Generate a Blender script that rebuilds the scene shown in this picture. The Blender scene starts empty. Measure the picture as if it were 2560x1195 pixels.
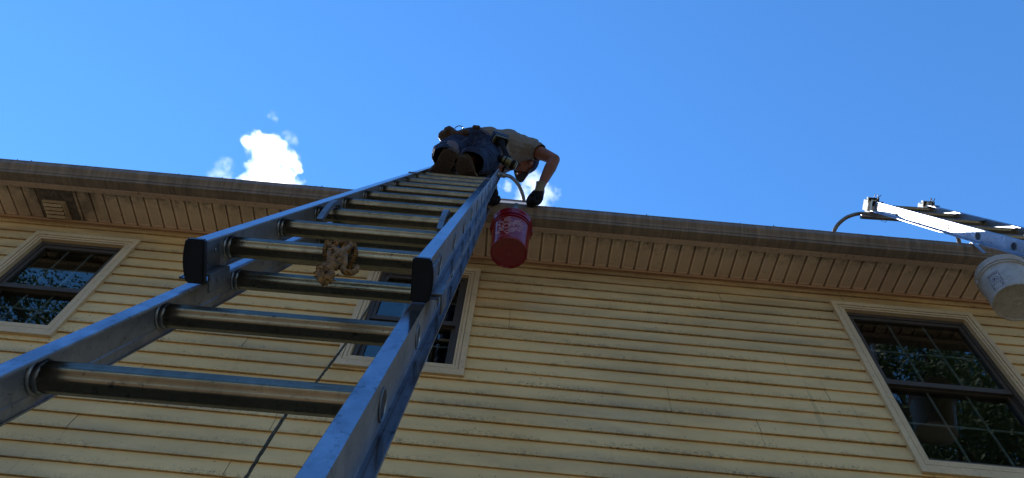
import bpy, bmesh, math, random
from mathutils import Vector, Matrix, Quaternion, noise as mnoise

random.seed(7)
S = bpy.context.scene
C = S.collection
R = math.radians

# ------------------------------------------------------------------ camera
H0 = 1.4                                   # eye height above the ground
F_PX = 1665.43
def cam_rot():
    p, r, y = R(56.468), R(6.0313), R(1.1795)
    f = Vector((0, math.cos(p), math.sin(p))); u = Vector((0, -math.sin(p), math.cos(p))); x = Vector((1, 0, 0))
    Y = Matrix.Rotation(y, 3, 'Z')
    f, u, x = Y @ f, Y @ u, Y @ x
    x2 = math.cos(r) * x + math.sin(r) * u
    u2 = -math.sin(r) * x + math.cos(r) * u
    return x2, u2, f
CX, CU, CF = cam_rot()
cam = bpy.data.cameras.new('camera'); cam_o = bpy.data.objects.new('camera', cam); C.objects.link(cam_o)
cam.sensor_width = 36; cam.sensor_fit = 'HORIZONTAL'; cam.lens = F_PX * 36 / 2560
cam.clip_start = 0.02; cam.clip_end = 6000
M = Matrix((CX, CU, -CF)).transposed().to_4x4(); M.translation = (0, 0, H0)
cam_o.matrix_world = M
S.camera = cam_o

# ------------------------------------------------------------------ light
SUN = Vector((-0.340, 0.528, 0.778)).normalized()
EL = math.asin(SUN.z); AZ = math.atan2(SUN.x, SUN.y)
w = bpy.data.worlds.new('World'); S.world = w; w.use_nodes = True
wn = w.node_tree.nodes; wl = w.node_tree.links
sky = wn.new('ShaderNodeTexSky'); sky.sky_type = 'NISHITA'; sky.sun_disc = False
sky.sun_elevation = EL; sky.sun_rotation = AZ
sky.air_density = 1.0; sky.dust_density = 0.0; sky.ozone_density = 6.0; sky.altitude = 0
hsv = wn.new('ShaderNodeHueSaturation'); hsv.inputs['Saturation'].default_value = 1.17
wl.new(sky.outputs[0], hsv.inputs['Color']); wl.new(hsv.outputs[0], wn['Background'].inputs[0]); wn['Background'].inputs[1].default_value = 0.15
sl = bpy.data.lights.new('sun', 'SUN'); sl.energy = 4.0; sl.angle = R(0.5); sl.color = (1.0, 0.95, 0.87)
so = bpy.data.objects.new('sun', sl); C.objects.link(so); so.rotation_euler = SUN.to_track_quat('Z', 'Y').to_euler(); so.location = (-8, 12, 20)
S.view_settings.view_transform = 'Standard'; S.view_settings.look = 'None'
S.view_settings.exposure = 0.92; S.view_settings.gamma = 1.0
S.render.engine = 'CYCLES'
S.cycles.max_bounces = 10; S.cycles.diffuse_bounces = 5; S.cycles.glossy_bounces = 5
S.cycles.transparent_max_bounces = 16; S.cycles.volume_bounces = 8
S.cycles.use_denoising = True
S.cycles.volume_step_rate = .35; S.cycles.volume_max_steps = 256
S.cycles.sample_clamp_indirect = 8

# ------------------------------------------------------------------ helpers
def ray(px, py):
    return CX * ((px - 1280) / F_PX) - CU * ((py - 597.5) / F_PX) + CF
def at(px, py, Y):                         # the point of the photograph on the upright plane y = Y
    v = ray(px, py); return Vector((v.x * Y / v.y, Y, v.z * Y / v.y + H0))
def atd(px, py, dep):
    v = ray(px, py) * dep; return Vector((v.x, v.y, v.z + H0))
def W(x, y, z): return Vector((x, y, z + H0))

ORG = {}
def thing(name, label, cat, loc=(0, 0, 0), group=None):
    o = bpy.data.objects.new(name, None); C.objects.link(o); o.location = loc
    o.empty_display_size = 0.1
    ORG[o] = Vector(loc)
    o['label'] = label; o['category'] = cat
    if group: o['group'] = group
    return o
def tag(o, label, cat, group=None):
    o['label'] = label; o['category'] = cat
    if group: o['group'] = group
    return o
def link_mesh(name, me, mat, parent=None, org=None, smooth=True, angle=35):
    o = bpy.data.objects.new(name, me); C.objects.link(o)
    if parent is not None:
        off = ORG[parent]; ORG[o] = off
        o.parent = parent
    else:
        off = Vector(org) if org is not None else Vector((0, 0, 0)); ORG[o] = off
        o.location = off
    me.transform(Matrix.Translation(-off))
    mats = mat if isinstance(mat, (list, tuple)) else [mat]
    for m in mats: me.materials.append(m)
    if smooth:
        me.shade_smooth()
        me.set_sharp_from_angle(angle=R(angle))
    return o
def obj(name, bm, mat, parent=None, org=None, smooth=True, angle=35):
    bmesh.ops.recalc_face_normals(bm, faces=bm.faces)
    me = bpy.data.meshes.new(name); bm.to_mesh(me); bm.free()
    return link_mesh(name, me, mat, parent, org, smooth, angle)
def struct(o): o['kind'] = 'structure'; return o

def add_box(bm, lo, hi, m=None):
    vs = [bm.verts.new((x, y, z)) for x in (lo[0], hi[0]) for y in (lo[1], hi[1]) for z in (lo[2], hi[2])]
    f = [(0, 1, 3, 2), (4, 6, 7, 5), (0, 4, 5, 1), (2, 3, 7, 6), (0, 2, 6, 4), (1, 5, 7, 3)]
    for q in f: bm.faces.new([vs[i] for i in q])
    if m is not None:
        for v in vs: v.co = m @ v.co
    return vs
def add_bbox(bm, lo, hi, m=None, bev=0.002, seg=2):
    t = bmesh.new(); add_box(t, lo, hi)
    bmesh.ops.bevel(t, geom=t.edges[:], offset=bev, segments=seg, profile=0.5, affect='EDGES')
    merge(bm, t, m)
def merge(bm, t, m=None):
    bmesh.ops.recalc_face_normals(t, faces=t.faces)
    me = bpy.data.meshes.new('t'); t.to_mesh(me); t.free()
    if m is not None: me.transform(m)
    bm.from_mesh(me); bpy.data.meshes.remove(me)
def add_prism(bm, poly, a, b, m=None):     # poly: list of (u, v); extruded along w from a to b; coordinates (w, u, v) -> m
    n = len(poly)
    A = [bm.verts.new((a, u, v)) for u, v in poly]; B = [bm.verts.new((b, u, v)) for u, v in poly]
    for i in range(n):
        j = (i + 1) % n
        bm.faces.new((A[i], A[j], B[j], B[i]))
    bm.faces.new(A[::-1]); bm.faces.new(B)
    if m is not None:
        for v in A + B: v.co = m @ v.co
def frames(path):
    T = []
    n = len(path)
    for i in range(n):
        t = (path[min(i + 1, n - 1)] - path[max(i - 1, 0)]).normalized(); T.append(t)
    ref = Vector((0, 0, 1)) if abs(T[0].z) < .9 else Vector((1, 0, 0))
    u = (ref - T[0] * T[0].dot(ref)).normalized(); out = []
    for i in range(n):
        u = (u - T[i] * T[i].dot(u)).normalized(); out.append((T[i], u, T[i].cross(u)))
    return out
def add_tube(bm, path, rad, seg=10, caps=True, prof=None):
    path = [Vector(p) for p in path]; fr = frames(path); rings = []
    for i, p in enumerate(path):
        r = rad[i] if isinstance(rad, (list, tuple)) else rad
        _, u, v = fr[i]
        if prof: rings.append([bm.verts.new(p + u * a + v * b) for a, b in prof])
        else: rings.append([bm.verts.new(p + (u * math.cos(k * 2 * math.pi / seg) + v * math.sin(k * 2 * math.pi / seg)) * r) for k in range(seg)])
    n = len(rings[0])
    for a, b in zip(rings, rings[1:]):
        for k in range(n): bm.faces.new((a[k], a[(k + 1) % n], b[(k + 1) % n], b[k]))
    if caps: bm.faces.new(rings[0][::-1]); bm.faces.new(rings[-1])
def catmull(pts, n=8):
    pts = [Vector(p) for p in pts]; out = []
    for i in range(len(pts) - 1):
        p0, p1, p2, p3 = pts[max(i - 1, 0)], pts[i], pts[i + 1], pts[min(i + 2, len(pts) - 1)]
        for k in range(n):
            t = k / n
            out.append(0.5 * ((2 * p1) + (p2 - p0) * t + (2 * p0 - 5 * p1 + 4 * p2 - p3) * t * t + (-p0 + 3 * p1 - 3 * p2 + p3) * t ** 3))
    out.append(pts[-1]); return out
def add_lathe(bm, prof, seg=48, m=None, close=False):
    rings = []
    for r, z in prof:
        if r < 1e-6: rings.append([bm.verts.new((0, 0, z))])
        else: rings.append([bm.verts.new((r * math.cos(k * 2 * math.pi / seg), r * math.sin(k * 2 * math.pi / seg), z)) for k in range(seg)])
    for a, b in zip(rings, rings[1:]):
        for k in range(seg):
            l = (k + 1) % seg
            if len(a) == 1: bm.faces.new((a[0], b[l], b[k]))
            elif len(b) == 1: bm.faces.new((a[k], a[l], b[0]))
            else: bm.faces.new((a[k], a[l], b[l], b[k]))
    if m is not None:
        for rg in rings:
            for v in rg: v.co = m @ v.co
_ico = {}
def ico(n):
    if n not in _ico:
        b = bmesh.new(); bmesh.ops.create_icosphere(b, subdivisions=n, radius=1)
        b.verts.ensure_lookup_table()
        _ico[n] = ([v.co.copy() for v in b.verts], [[v.index for v in f.verts] for f in b.faces]); b.free()
    return _ico[n]
def add_cap(bm, p0, r0, p1, r1, n=3):      # tapered capsule
    p0, p1 = Vector(p0), Vector(p1); ax = (p1 - p0)
    ax = ax.normalized() if ax.length > 1e-9 else Vector((0, 0, 1))
    V, F = ico(n); vs = []
    for u in V: vs.append(bm.verts.new(p1 + u * r1 if u.dot(ax) > 0 else p0 + u * r0))
    for f in F: bm.faces.new([vs[i] for i in f])
def add_ell(bm, c, rad, ex=(1, 0, 0), ey=(0, 1, 0), n=3):
    ex = Vector(ex).normalized(); ey = Vector(ey); ey = (ey - ex * ex.dot(ey)).normalized(); ez = ex.cross(ey)
    V, F = ico(n); c = Vector(c)
    vs = [bm.verts.new(c + ex * (u.x * rad[0]) + ey * (u.y * rad[1]) + ez * (u.z * rad[2])) for u in V]
    for f in F: bm.faces.new([vs[i] for i in f])
def chain(bm, pts):                        # [(point, radius), ...]
    for (a, ra), (b, rb) in zip(pts, pts[1:]): add_cap(bm, a, ra, b, rb)
def fused(name, bm, voxel, smooth=4, disp=None):  # closed shapes grown into one continuous surface
    me = bpy.data.meshes.new(name); bm.to_mesh(me); bm.free()
    o = bpy.data.objects.new('tmp', me); C.objects.link(o)
    m = o.modifiers.new('r', 'REMESH'); m.mode = 'VOXEL'; m.voxel_size = voxel
    if smooth:
        s = o.modifiers.new('s', 'SMOOTH'); s.iterations = smooth; s.factor = 0.5
    dg = bpy.context.evaluated_depsgraph_get(); dg.update()
    out = bpy.data.meshes.new_from_object(o.evaluated_get(dg))
    bpy.data.objects.remove(o); bpy.data.meshes.remove(me)
    if disp:
        amp, sc = disp[0], disp[1]
        nr = [v.normal.copy() for v in out.vertices]
        for v, n in zip(out.vertices, nr):
            p = v.co * sc
            if len(disp) > 2:
                ax_ = disp[2]; p = p - ax_ * (p.dot(ax_) * .78)
            k = max(-.10, abs(mnoise.noise(p)) * 2 - .35 + .5 * mnoise.noise(p * 2.3))
            v.co += n * amp * k
    out.name = name
    return out

# ------------------------------------------------------------------ materials
def new_mat(name):
    m = bpy.data.materials.new(name); m.use_nodes = True
    return m, m.node_tree.nodes, m.node_tree.links, m.node_tree.nodes['Principled BSDF']
class NT:
    def __init__(s, m): s.n = m.node_tree.nodes; s.l = m.node_tree.links
    def add(s, t, **k):
        x = s.n.new(t)
        for a, b in k.items(): setattr(x, a, b)
        return x
    def link(s, a, b): s.l.new(a, b)
    def val(s, sock, v):
        if hasattr(v, 'is_linked') or hasattr(v, 'links'): s.l.new(v, sock)
        else: sock.default_value = v
    def math(s, op, a, b=None, c=None, clamp=False):
        x = s.n.new('ShaderNodeMath'); x.operation = op; x.use_clamp = clamp
        s.val(x.inputs[0], a)
        if b is not None: s.val(x.inputs[1], b)
        if c is not None: s.val(x.inputs[2], c)
        return x.outputs[0]
    def noise(s, vec, scale, detail=4, rough=.55):
        x = s.n.new('ShaderNodeTexNoise'); x.inputs['Scale'].default_value = scale; x.inputs['Detail'].default_value = detail
        x.inputs['Roughness'].default_value = rough
        if vec is not None: s.l.new(vec, x.inputs['Vector'])
        return x.outputs['Fac']
    def ramp(s, fac, a, b, ca=0.0, cb=1.0):
        x = s.n.new('ShaderNodeMapRange'); x.clamp = True
        s.val(x.inputs[0], fac); x.inputs[1].default_value = a; x.inputs[2].default_value = b
        x.inputs[3].default_value = ca; x.inputs[4].default_value = cb
        return x.outputs[0]
    def mix(s, fac, a, b):
        x = s.n.new('ShaderNodeMix'); x.data_type = 'RGBA'
        s.val(x.inputs[0], fac); s.val(x.inputs[6], a); s.val(x.inputs[7], b)
        return x.outputs[2]
    def pos(s, scale=(1, 1, 1)):
        g = s.n.new('ShaderNodeNewGeometry'); mp = s.n.new('ShaderNodeMapping'); s.l.new(g.outputs['Position'], mp.inputs[0])
        mp.inputs['Scale'].default_value = scale
        return mp.outputs[0]
    def xyz(s, v):
        x = s.n.new('ShaderNodeSeparateXYZ'); s.l.new(v, x.inputs[0]); return x.outputs
    def bump(s, h, strength, dist):
        b = s.n.new('ShaderNodeBump'); b.inputs['Strength'].default_value = strength; b.inputs['Distance'].default_value = dist
        s.l.new(h, b.inputs['Height']); return b.outputs[0]
def col(c): return (c[0], c[1], c[2], 1)
def plain(name, c, rough=.5, metal=0.0, var=.15, scale=30, bump=0.0, c2=None, spec=.5, bscale=None):
    m, n, l, b = new_mat(name); t = NT(m); p = t.pos()
    f = t.noise(p, scale)
    dark = c2 if c2 else tuple(x * (1 - var) for x in c); lite = c if c2 else tuple(min(1, x * (1 + var)) for x in c)
    l.new(t.mix(t.ramp(f, .35, .65), col(dark), col(lite)), b.inputs['Base Color'])
    b.inputs['Roughness'].default_value = rough; b.inputs['Metallic'].default_value = metal
    b.inputs['Specular IOR Level'].default_value = spec
    if bump: l.new(t.bump(t.noise(p, bscale or scale * 2), bump, .003), b.inputs['Normal'])
    return m

EXPO = 0.1016                              # exposure of one siding course
Z_SOF = 4.168; Y_W = 2.959
def m_siding():
    m, n, l, b = new_mat('vinyl_siding'); t = NT(m); p = t.pos(); x, y, z = t.xyz(p)
    base = t.mix(t.ramp(t.noise(p, 1.3, 3), .35, .65), (.66, .445, .195, 1), (.74, .525, .255, 1))
    # mildew: flecks gathering above each butt edge, in streaky patches
    fr = t.math('FRACT', t.math('DIVIDE', t.math('SUBTRACT', z, H0 + (30.3634 % 1) * EXPO - EXPO), EXPO))
    low = t.ramp(fr, .02, .55, 1, 0)
    ps = t.pos((3.2, 3.2, 9))
    patch = t.ramp(t.noise(ps, .62, 3), .42, .62)
    fleck = t.ramp(t.noise(p, 95, 3, .65), .53, .62)
    fine = t.ramp(t.noise(p, 28, 5, .7), .48, .66)
    dirt = t.math('MULTIPLY', t.math('MULTIPLY', low, patch), t.math('ADD', t.math('MULTIPLY', fleck, .85), t.math('MULTIPLY', fine, .55)), clamp=True)
    spots = t.ramp(t.noise(p, 42, 2), .735, .76)
    c = t.mix(dirt, base, (.09, .075, .05, 1))
    edge = t.math('MULTIPLY', t.math('MULTIPLY', t.ramp(fr, 0.0, .13, 1, 0), t.ramp(t.noise(t.pos((9, 9, 9)), 1.7, 5, .7), .44, .66)), t.ramp(t.noise(t.pos((1.1, 1, 7)), 1.0, 3), .42, .62, .12, 1))
    c = t.mix(t.math('MULTIPLY', edge, .6), c, (.10, .075, .05, 1))
    c = t.mix(t.math('MULTIPLY', spots, .85), c, (.06, .045, .03, 1))
    film = t.math('MULTIPLY', t.ramp(t.noise(t.pos((.8, 1, 3.2)), 1.1, 5, .62), .45, .70), t.ramp(fr, 0.0, .9, 1, .35))
    c = t.mix(t.math('MULTIPLY', film, .75), c, (.27, .22, .15, 1))
    drip = t.math('MULTIPLY', t.ramp(t.noise(t.pos((22, 1, 1.1)), 1.0, 4, .6), .60, .74), t.ramp(t.noise(t.pos((1.3, 1, 1.3)), .8, 2), .45, .62))
    c = t.mix(t.math('MULTIPLY', drip, .40), c, (.16, .12, .075, 1))
    # browner in uneven bands towards the soffit
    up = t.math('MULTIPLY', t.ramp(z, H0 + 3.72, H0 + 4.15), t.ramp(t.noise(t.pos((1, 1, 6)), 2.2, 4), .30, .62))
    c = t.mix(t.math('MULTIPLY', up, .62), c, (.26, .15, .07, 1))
    l.new(c, b.inputs['Base Color']); b.inputs['Roughness'].default_value = .62; b.inputs['Specular IOR Level'].default_value = .3
    l.new(t.bump(t.noise(t.pos((6, 6, 60)), 2.5, 4), .12, .003), b.inputs['Normal'])
    return m
def m_soffit():
    m, n, l, b = new_mat('vented_soffit'); t = NT(m); p = t.pos(); x, y, z = t.xyz(p)
    pit = 0.0118
    u = t.math('DIVIDE', x, pit); v = t.math('DIVIDE', y, pit)
    def dots(du, dv):
        a = t.math('SUBTRACT', t.math('FRACT', t.math('ADD', u, du)), .5); c = t.math('SUBTRACT', t.math('FRACT', t.math('ADD', v, dv)), .5)
        return t.math('SQRT', t.math('ADD', t.math('MULTIPLY', a, a), t.math('MULTIPLY', c, c)))
    d = t.math('MINIMUM', dots(0, 0), dots(.5, .5))
    hole = t.ramp(d, .17, .22, 1, 0)
    fx = t.math('FRACT', t.math('DIVIDE', t.math('SUBTRACT', x, .881 - .1034 * 60), .1034))
    band = t.math('MULTIPLY', t.ramp(fx, .27, .28), t.ramp(fx, .95, .96, 1, 0))
    fy = t.math('MULTIPLY', t.ramp(y, 2.655, 2.66), t.ramp(y, 2.92, 2.925, 1, 0))
    vent = t.math('SUBTRACT', 1, t.math('MULTIPLY', t.ramp(x, -3.67, -3.669), t.ramp(x, -3.361, -3.36, 1, 0)))
    hole = t.math('MULTIPLY', t.math('MULTIPLY', hole, band), t.math('MULTIPLY', fy, vent))
    base = t.mix(t.ramp(t.noise(p, 3, 4), .35, .65), (.68, .515, .375, 1), (.78, .615, .455, 1))
    base = t.mix(t.math('MULTIPLY', t.ramp(fx, .175, .165), .45), base, (.14, .095, .07, 1))  # darkened along each groove, the groove's shade put into the colour
    grime = t.math('MULTIPLY', t.ramp(y, 2.80, 2.66), t.ramp(t.noise(p, 14, 5, .7), .40, .62))
    c = t.mix(t.math('MULTIPLY', grime, .8), base, (.10, .08, .07, 1))
    dx = t.math('SUBTRACT', x, -3.5); near = t.ramp(t.math('ABSOLUTE', dx), .14, .42, 1, 0)
    soot = t.math('MULTIPLY', near, t.ramp(t.noise(p, 7, 4), .3, .6))
    c = t.mix(t.math('MULTIPLY', soot, .82), c, (.055, .045, .042, 1))
    c = t.mix(t.math('MULTIPLY', t.ramp(t.noise(p, 55, 2), .70, .73), .8), c, (.06, .05, .04, 1))
    c = t.mix(hole, c, (.05, .034, .026, 1))
    l.new(c, b.inputs['Base Color']); b.inputs['Roughness'].default_value = .6
    return m
def m_gutter():
    m, n, l, b = new_mat('weathered_gutter'); t = NT(m); p = t.pos()
    st = t.noise(t.pos((16, 3, 1.5)), 1.4, 4, .6)
    base = t.mix(t.ramp(st, .30, .72), (.125, .100, .086, 1), (.27, .215, .172, 1))
    x, y, z = t.xyz(p)
    runs = t.math('MULTIPLY', t.ramp(t.noise(t.pos((55, 1, 2)), 1.0, 3, .6), .50, .68), t.ramp(t.noise(t.pos((2.2, 1, 1)), 1.0, 2), .4, .6))
    c = t.mix(t.math('MULTIPLY', runs, .7), base, (.05, .04, .035, 1))
    c = t.mix(t.math('MULTIPLY', t.ramp(t.noise(t.pos((1.2, 60, 60)), 1.0, 4), .52, .66), .5), c, (.12, .095, .085, 1))
    c = t.mix(t.math('MULTIPLY', t.ramp(t.noise(p, 48, 4, .7), .60, .68), .6), c, (.05, .04, .034, 1))
    l.new(c, b.inputs['Base Color']); b.inputs['Roughness'].default_value = .55
    l.new(t.bump(t.noise(t.pos((3, 12, 12)), 2, 3), .06, .004), b.inputs['Normal'])
    return m
def m_trim(name, c, dirt=.5, dc=(.16, .11, .07)):
    m, n, l, b = new_mat(name); t = NT(m); p = t.pos()
    base = t.mix(t.ramp(t.noise(p, 6, 4), .35, .65), col(tuple(k * .9 for k in c)), col(c))
    c2 = t.mix(t.math('MULTIPLY', t.ramp(t.noise(p, 38, 5, .7), .54, .66), dirt), base, col(dc))
    l.new(c2, b.inputs['Base Color']); b.inputs['Roughness'].default_value = .5
    return m
def m_alu(name, c=(.62, .64, .67), rough=.3, streak=(1, 1, 1), metal=.92, tarn=.5, bmp=.06):
    m, n, l, b = new_mat(name); t = NT(m); p = t.pos()
    a = t.noise(p, 9, 5, .65); s = t.noise(t.pos(streak), 40, 4, .6)
    cc = t.mix(t.math('MULTIPLY', t.ramp(a, .46, .66), tarn), col(c), col(tuple(k * .42 for k in c)))
    cc = t.mix(t.math('MULTIPLY', t.ramp(t.noise(p, 75, 3, .7), .60, .68), .75), cc, (.06, .055, .05, 1))
    wear = t.noise(t.pos((2, 2, 2)), 5, 6, .7)
    cc = t.mix(t.math('MULTIPLY', t.ramp(wear, .50, .60), .45), cc, col(tuple(min(1, k * 1.45) for k in c)))
    cc = t.mix(t.math('MULTIPLY', t.ramp(t.noise(t.pos((7, 7, 1.2)), 7, 5, .7), .54, .66), .3), cc, col(tuple(k * .3 for k in c)))
    l.new(cc, b.inputs['Base Color']); b.inputs['Metallic'].default_value = metal; b.inputs['Specular Tint'].default_value = (.62, .64, .70, 1)
    l.new(t.ramp(t.math('ADD', t.math('MULTIPLY', a, .6), t.math('MULTIPLY', s, .4)), .3, .7, rough * .7, rough * 1.5), b.inputs['Roughness'])
    l.new(t.bump(s, bmp, .002), b.inputs['Normal'])
    return m
def m_glass():
    m = bpy.data.materials.new('window_glass'); m.use_nodes = True; t = NT(m); t.n.clear()
    out = t.add('ShaderNodeOutputMaterial'); g = t.add('ShaderNodeBsdfGlossy'); g.inputs['Roughness'].default_value = .012
    g.inputs['Color'].default_value = (1, 1, 1, 1)
    tr = t.add('ShaderNodeBsdfTransparent'); tr.inputs['Color'].default_value = (.80, .84, .82, 1)
    fr = t.add('ShaderNodeFresnel'); fr.inputs['IOR'].default_value = 1.55
    bm_ = t.bump(t.noise(t.pos(), 2.2, 2), .03, .02)
    t.link(bm_, g.inputs['Normal']); t.link(bm_, fr.inputs['Normal'])
    mx = t.add('ShaderNodeMixShader'); t.link(t.math('MULTIPLY', fr.outputs[0], .22, clamp=True), mx.inputs[0])
    t.link(tr.outputs[0], mx.inputs[1]); t.link(g.outputs[0], mx.inputs[2]); t.link(mx.outputs[0], out.inputs[0])
    return m
MT = dict(
    siding=m_siding(), soffit=m_soffit(), gutter=m_gutter(),
    trim=m_trim('window_trim', (.62, .46, .27), .3), fascia=m_trim('fascia_wrap', (.44, .32, .245), .7), channel=m_trim('siding_channel', (.56, .36, .22), .5),
    sash=m_trim('window_sash', (.06, .046, .034), .3, (.03, .03, .025)), muntin=plain('muntin', (.10, .10, .09), .6),
    glass=m_glass(), room=plain('dark_room', (.012, .013, .016), .9), curtain=plain('drawn_blind', (.05, .055, .065), .9),
    shingle=plain('roof_shingle', (.07, .065, .06), .9, var=.5, scale=40), core=plain('wall_core', (.16, .12, .08), .9),
    rail=m_alu('ladder_rail', (.32, .33, .36), .12, (3, 3, 40), bmp=.012), rung=m_alu('ladder_rung', (.215, .175, .125), .30, (2, 30, 30), tarn=.35, bmp=.03),
    rail2=m_alu('ladder_rail_bright', (.35, .37, .41), .30, (3, 3, 40), tarn=.2, metal=.8),
    cast=m_alu('cast_bracket', (.24, .235, .24), .42, tarn=.4), arm=m_alu('standoff_tube', (.20, .18, .165), .42, tarn=.7),
    black=plain('black_plastic', (.012, .013, .018), .45, spec=.3), strap=plain('black_strap', (.012, .012, .014), .6),
    foam=plain('foam_mitt', (.80, .80, .74), .9, var=.2, scale=70, bump=.6),
    rope=plain('rope_fibre', (.24, .108, .020), .9, var=.4, scale=60, c2=(.07, .032, .008)), cord=plain('hauling_cord', (.06, .05, .033), .9, var=.4, scale=90),
    vent=m_trim('vent_plastic', (.46, .35, .22), .5), ventdark=plain('vent_backing', (.10, .08, .068), .8, var=.4),
)

# ------------------------------------------------------------------ ground
bm = bmesh.new()
vs = [bm.verts.new((x, y, 0)) for x, y in ((-900, -900), (900, -900), (900, 900), (-900, 900))]; bm.faces.new(vs)
def m_ground():
    m, n, l, b = new_mat('dry_lawn'); t = NT(m); p = t.pos()
    c = t.mix(t.ramp(t.noise(p, 3.5, 6, .7), .35, .65), (.10, .075, .042, 1), (.20, .15, .085, 1))
    l.new(c, b.inputs['Base Color']); b.inputs['Roughness'].default_value = .95
    return m
struct(obj('ground', bm, m_ground()))

# ------------------------------------------------------------------ house
house = thing('house', 'two-storey house with dirty beige vinyl siding, brown gutter and vented soffit', 'house', (0, Y_W, 0))
XA, XB = -8.4, 8.4
WIN = [dict(x0=-3.607, x1=-2.822, z0=2.936, z1=3.990), dict(x0=-1.066, x1=-0.268, z0=2.915, z1=4.002), dict(x0=2.330, x1=3.368, z0=2.505, z1=4.000)]
CAS = .078                                  # casing width
holes = [(q['x0'] + .05, q['x1'] - .05, q['z0'] + .05, q['z1'] - .05) for q in WIN]
def siding_mesh():
    bm = bmesh.new()
    zt = (30.3634 % 1) * EXPO               # butt height of one course, modulo
    k0 = int((-H0 - zt) / EXPO) - 1; k1 = int((Z_SOF - zt) / EXPO) + 1
    rng = random.Random(3); seam = {}
    for k in range(k0, k1 + 1):
        za, zb = zt + k * EXPO, zt + (k + 1) * EXPO
        za, zc = max(za, -H0), min(zb, Z_SOF - .008)
        if zc - za < .01: continue
        pair = (k + 1) // 2
        if pair not in seam: seam[pair] = rng.uniform(0, 3.6)
        xs = [XA, XB] + [XA + seam[pair] + 3.66 * i for i in range(5) if XA + seam[pair] + 3.66 * i < XB]
        special = {-5: 1.62, -4: 1.62}
        for h in holes: xs += [h[0], h[1]]
        seams = set(round(v, 4) for v in xs[2:2 + len(xs) - 2 - 2 * len(holes)])
        xs = sorted(set(round(v, 4) for v in xs))
        toggle = rng.random() < .5
        for a, b in zip(xs, xs[1:]):
            if a in seams: toggle = not toggle
            zr = [(za, zc)]
            for h in holes:
                if a >= h[0] - 1e-3 and b <= h[1] + 1e-3:
                    nz = []
                    for (p, q) in zr:
                        if q <= h[2] or p >= h[3]: nz.append((p, q)); continue
                        if p < h[2]: nz.append((p, h[2]))
                        if q > h[3]: nz.append((h[3], q))
                    zr = nz
            ofs = -.0016 if toggle else 0
            ga = .0025 if a in seams else 0
            sub = max(1, int((b - a) / .35))
            for (p, q) in zr:
                cols = []
                for i in range(sub + 1):
                    x = a + ga + (b - a - ga) * i / sub
                    wv = .0022 * mnoise.noise(Vector((x * 1.7, k * 3.1, 0))); dz = .0016 * mnoise.noise(Vector((x * 1.1, k * 5.7, 4)))
                    def Y(z):
                        f = (z - (zt + k * EXPO)) / EXPO
                        return Y_W + .0155 * f ** 1.1 + ofs + wv * (1 - f)
                    zz = [p, p + (q - p) * .12, p + (q - p) * .5, q + .003]
                    c = []
                    if abs(p - (zt + k * EXPO)) < 1e-4:
                        c.append(bm.verts.new((x, Y(p) + .0160, p + dz + .0035 + H0)))
                        c.append(bm.verts.new((x, Y(p) + .0012, p + dz + H0)))
                        c.append(bm.verts.new((x, Y(p), p + dz + .0012 + H0)))
                    else: c.append(bm.verts.new((x, Y(p), p + H0)))
                    for z in zz[1:]: c.append(bm.verts.new((x, Y(z), z + H0)))
                    cols.append(c)
                for c, d in zip(cols, cols[1:]):
                    for i in range(len(c) - 1): bm.faces.new((c[i], d[i], d[i + 1], c[i + 1]))
    return bm
bm = siding_mesh()
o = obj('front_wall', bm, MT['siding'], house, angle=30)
# sheathing behind the siding, with window openings, other walls
bm = bmesh.new()
xs = [XA] + sum([[h[0], h[1]] for h in holes], []) + [XB]
for i in range(0, len(xs) - 1):
    a, b = xs[i], xs[i + 1]
    if i % 2 == 0: add_box(bm, (a, Y_W + .022, 0), (b, Y_W + .16, Z_SOF + H0 - .004))
    else:
        h = holes[i // 2]
        add_box(bm, (a, Y_W + .022, 0), (b, Y_W + .16, h[2] + H0)); add_box(bm, (a, Y_W + .022, h[3] + H0), (b, Y_W + .16, Z_SOF + H0 - .004))
add_box(bm, (XA, Y_W + .16, 0), (XA + .16, 12.0, Z_SOF + H0 - .004)); add_box(bm, (XB - .16, Y_W + .16, 0), (XB, 12.0, Z_SOF + H0 - .004)); add_box(bm, (XA + .16, 11.84, 0), (XB - .16, 12.0, Z_SOF + H0 - .004))
obj('wall_core', bm, MT['core'], house, smooth=False)
# soffit: panels ribbed every 4 inches, perforated in the material
bm = bmesh.new(); pr = []
x = .881 - .1034 * 90
while x < XB + .3:
    pr += [(x, 0), (x + .0025, .015), (x + .0135, .015), (x + .016, 0), (x + .0165, -.003), (x + .0225, -.003), (x + .023, 0)]
    x += .1034
pr = [(a, b) for a, b in pr if XA - .3 < a]
vent_x = (-3.652, -3.372)
pr = [(a, (0 if vent_x[0] - .005 < a < vent_x[1] + .005 else b)) for a, b in pr]
vs = []
for a, b in pr: vs.append((bm.verts.new((a, 2.652, Z_SOF + b + H0)), bm.verts.new((a, Y_W + .02, Z_SOF + b + H0))))
for p, q in zip(vs, vs[1:]): bm.faces.new((p[0], q[0], q[1], p[1]))
obj('soffit', bm, MT['soffit'], house, smooth=False)
# channel where soffit meets wall
bm = bmesh.new()
add_prism(bm, [(Y_W - .020, Z_SOF - .004 + H0), (Y_W - .022, Z_SOF - .022 + H0), (Y_W - .016, Z_SOF - .024 + H0), (Y_W - .012, Z_SOF - .010 + H0), (Y_W + .012, Z_SOF - .010 + H0), (Y_W + .012, Z_SOF - .004 + H0)], XA, XB)
obj('soffit_channel', bm, MT['channel'], house)
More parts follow.
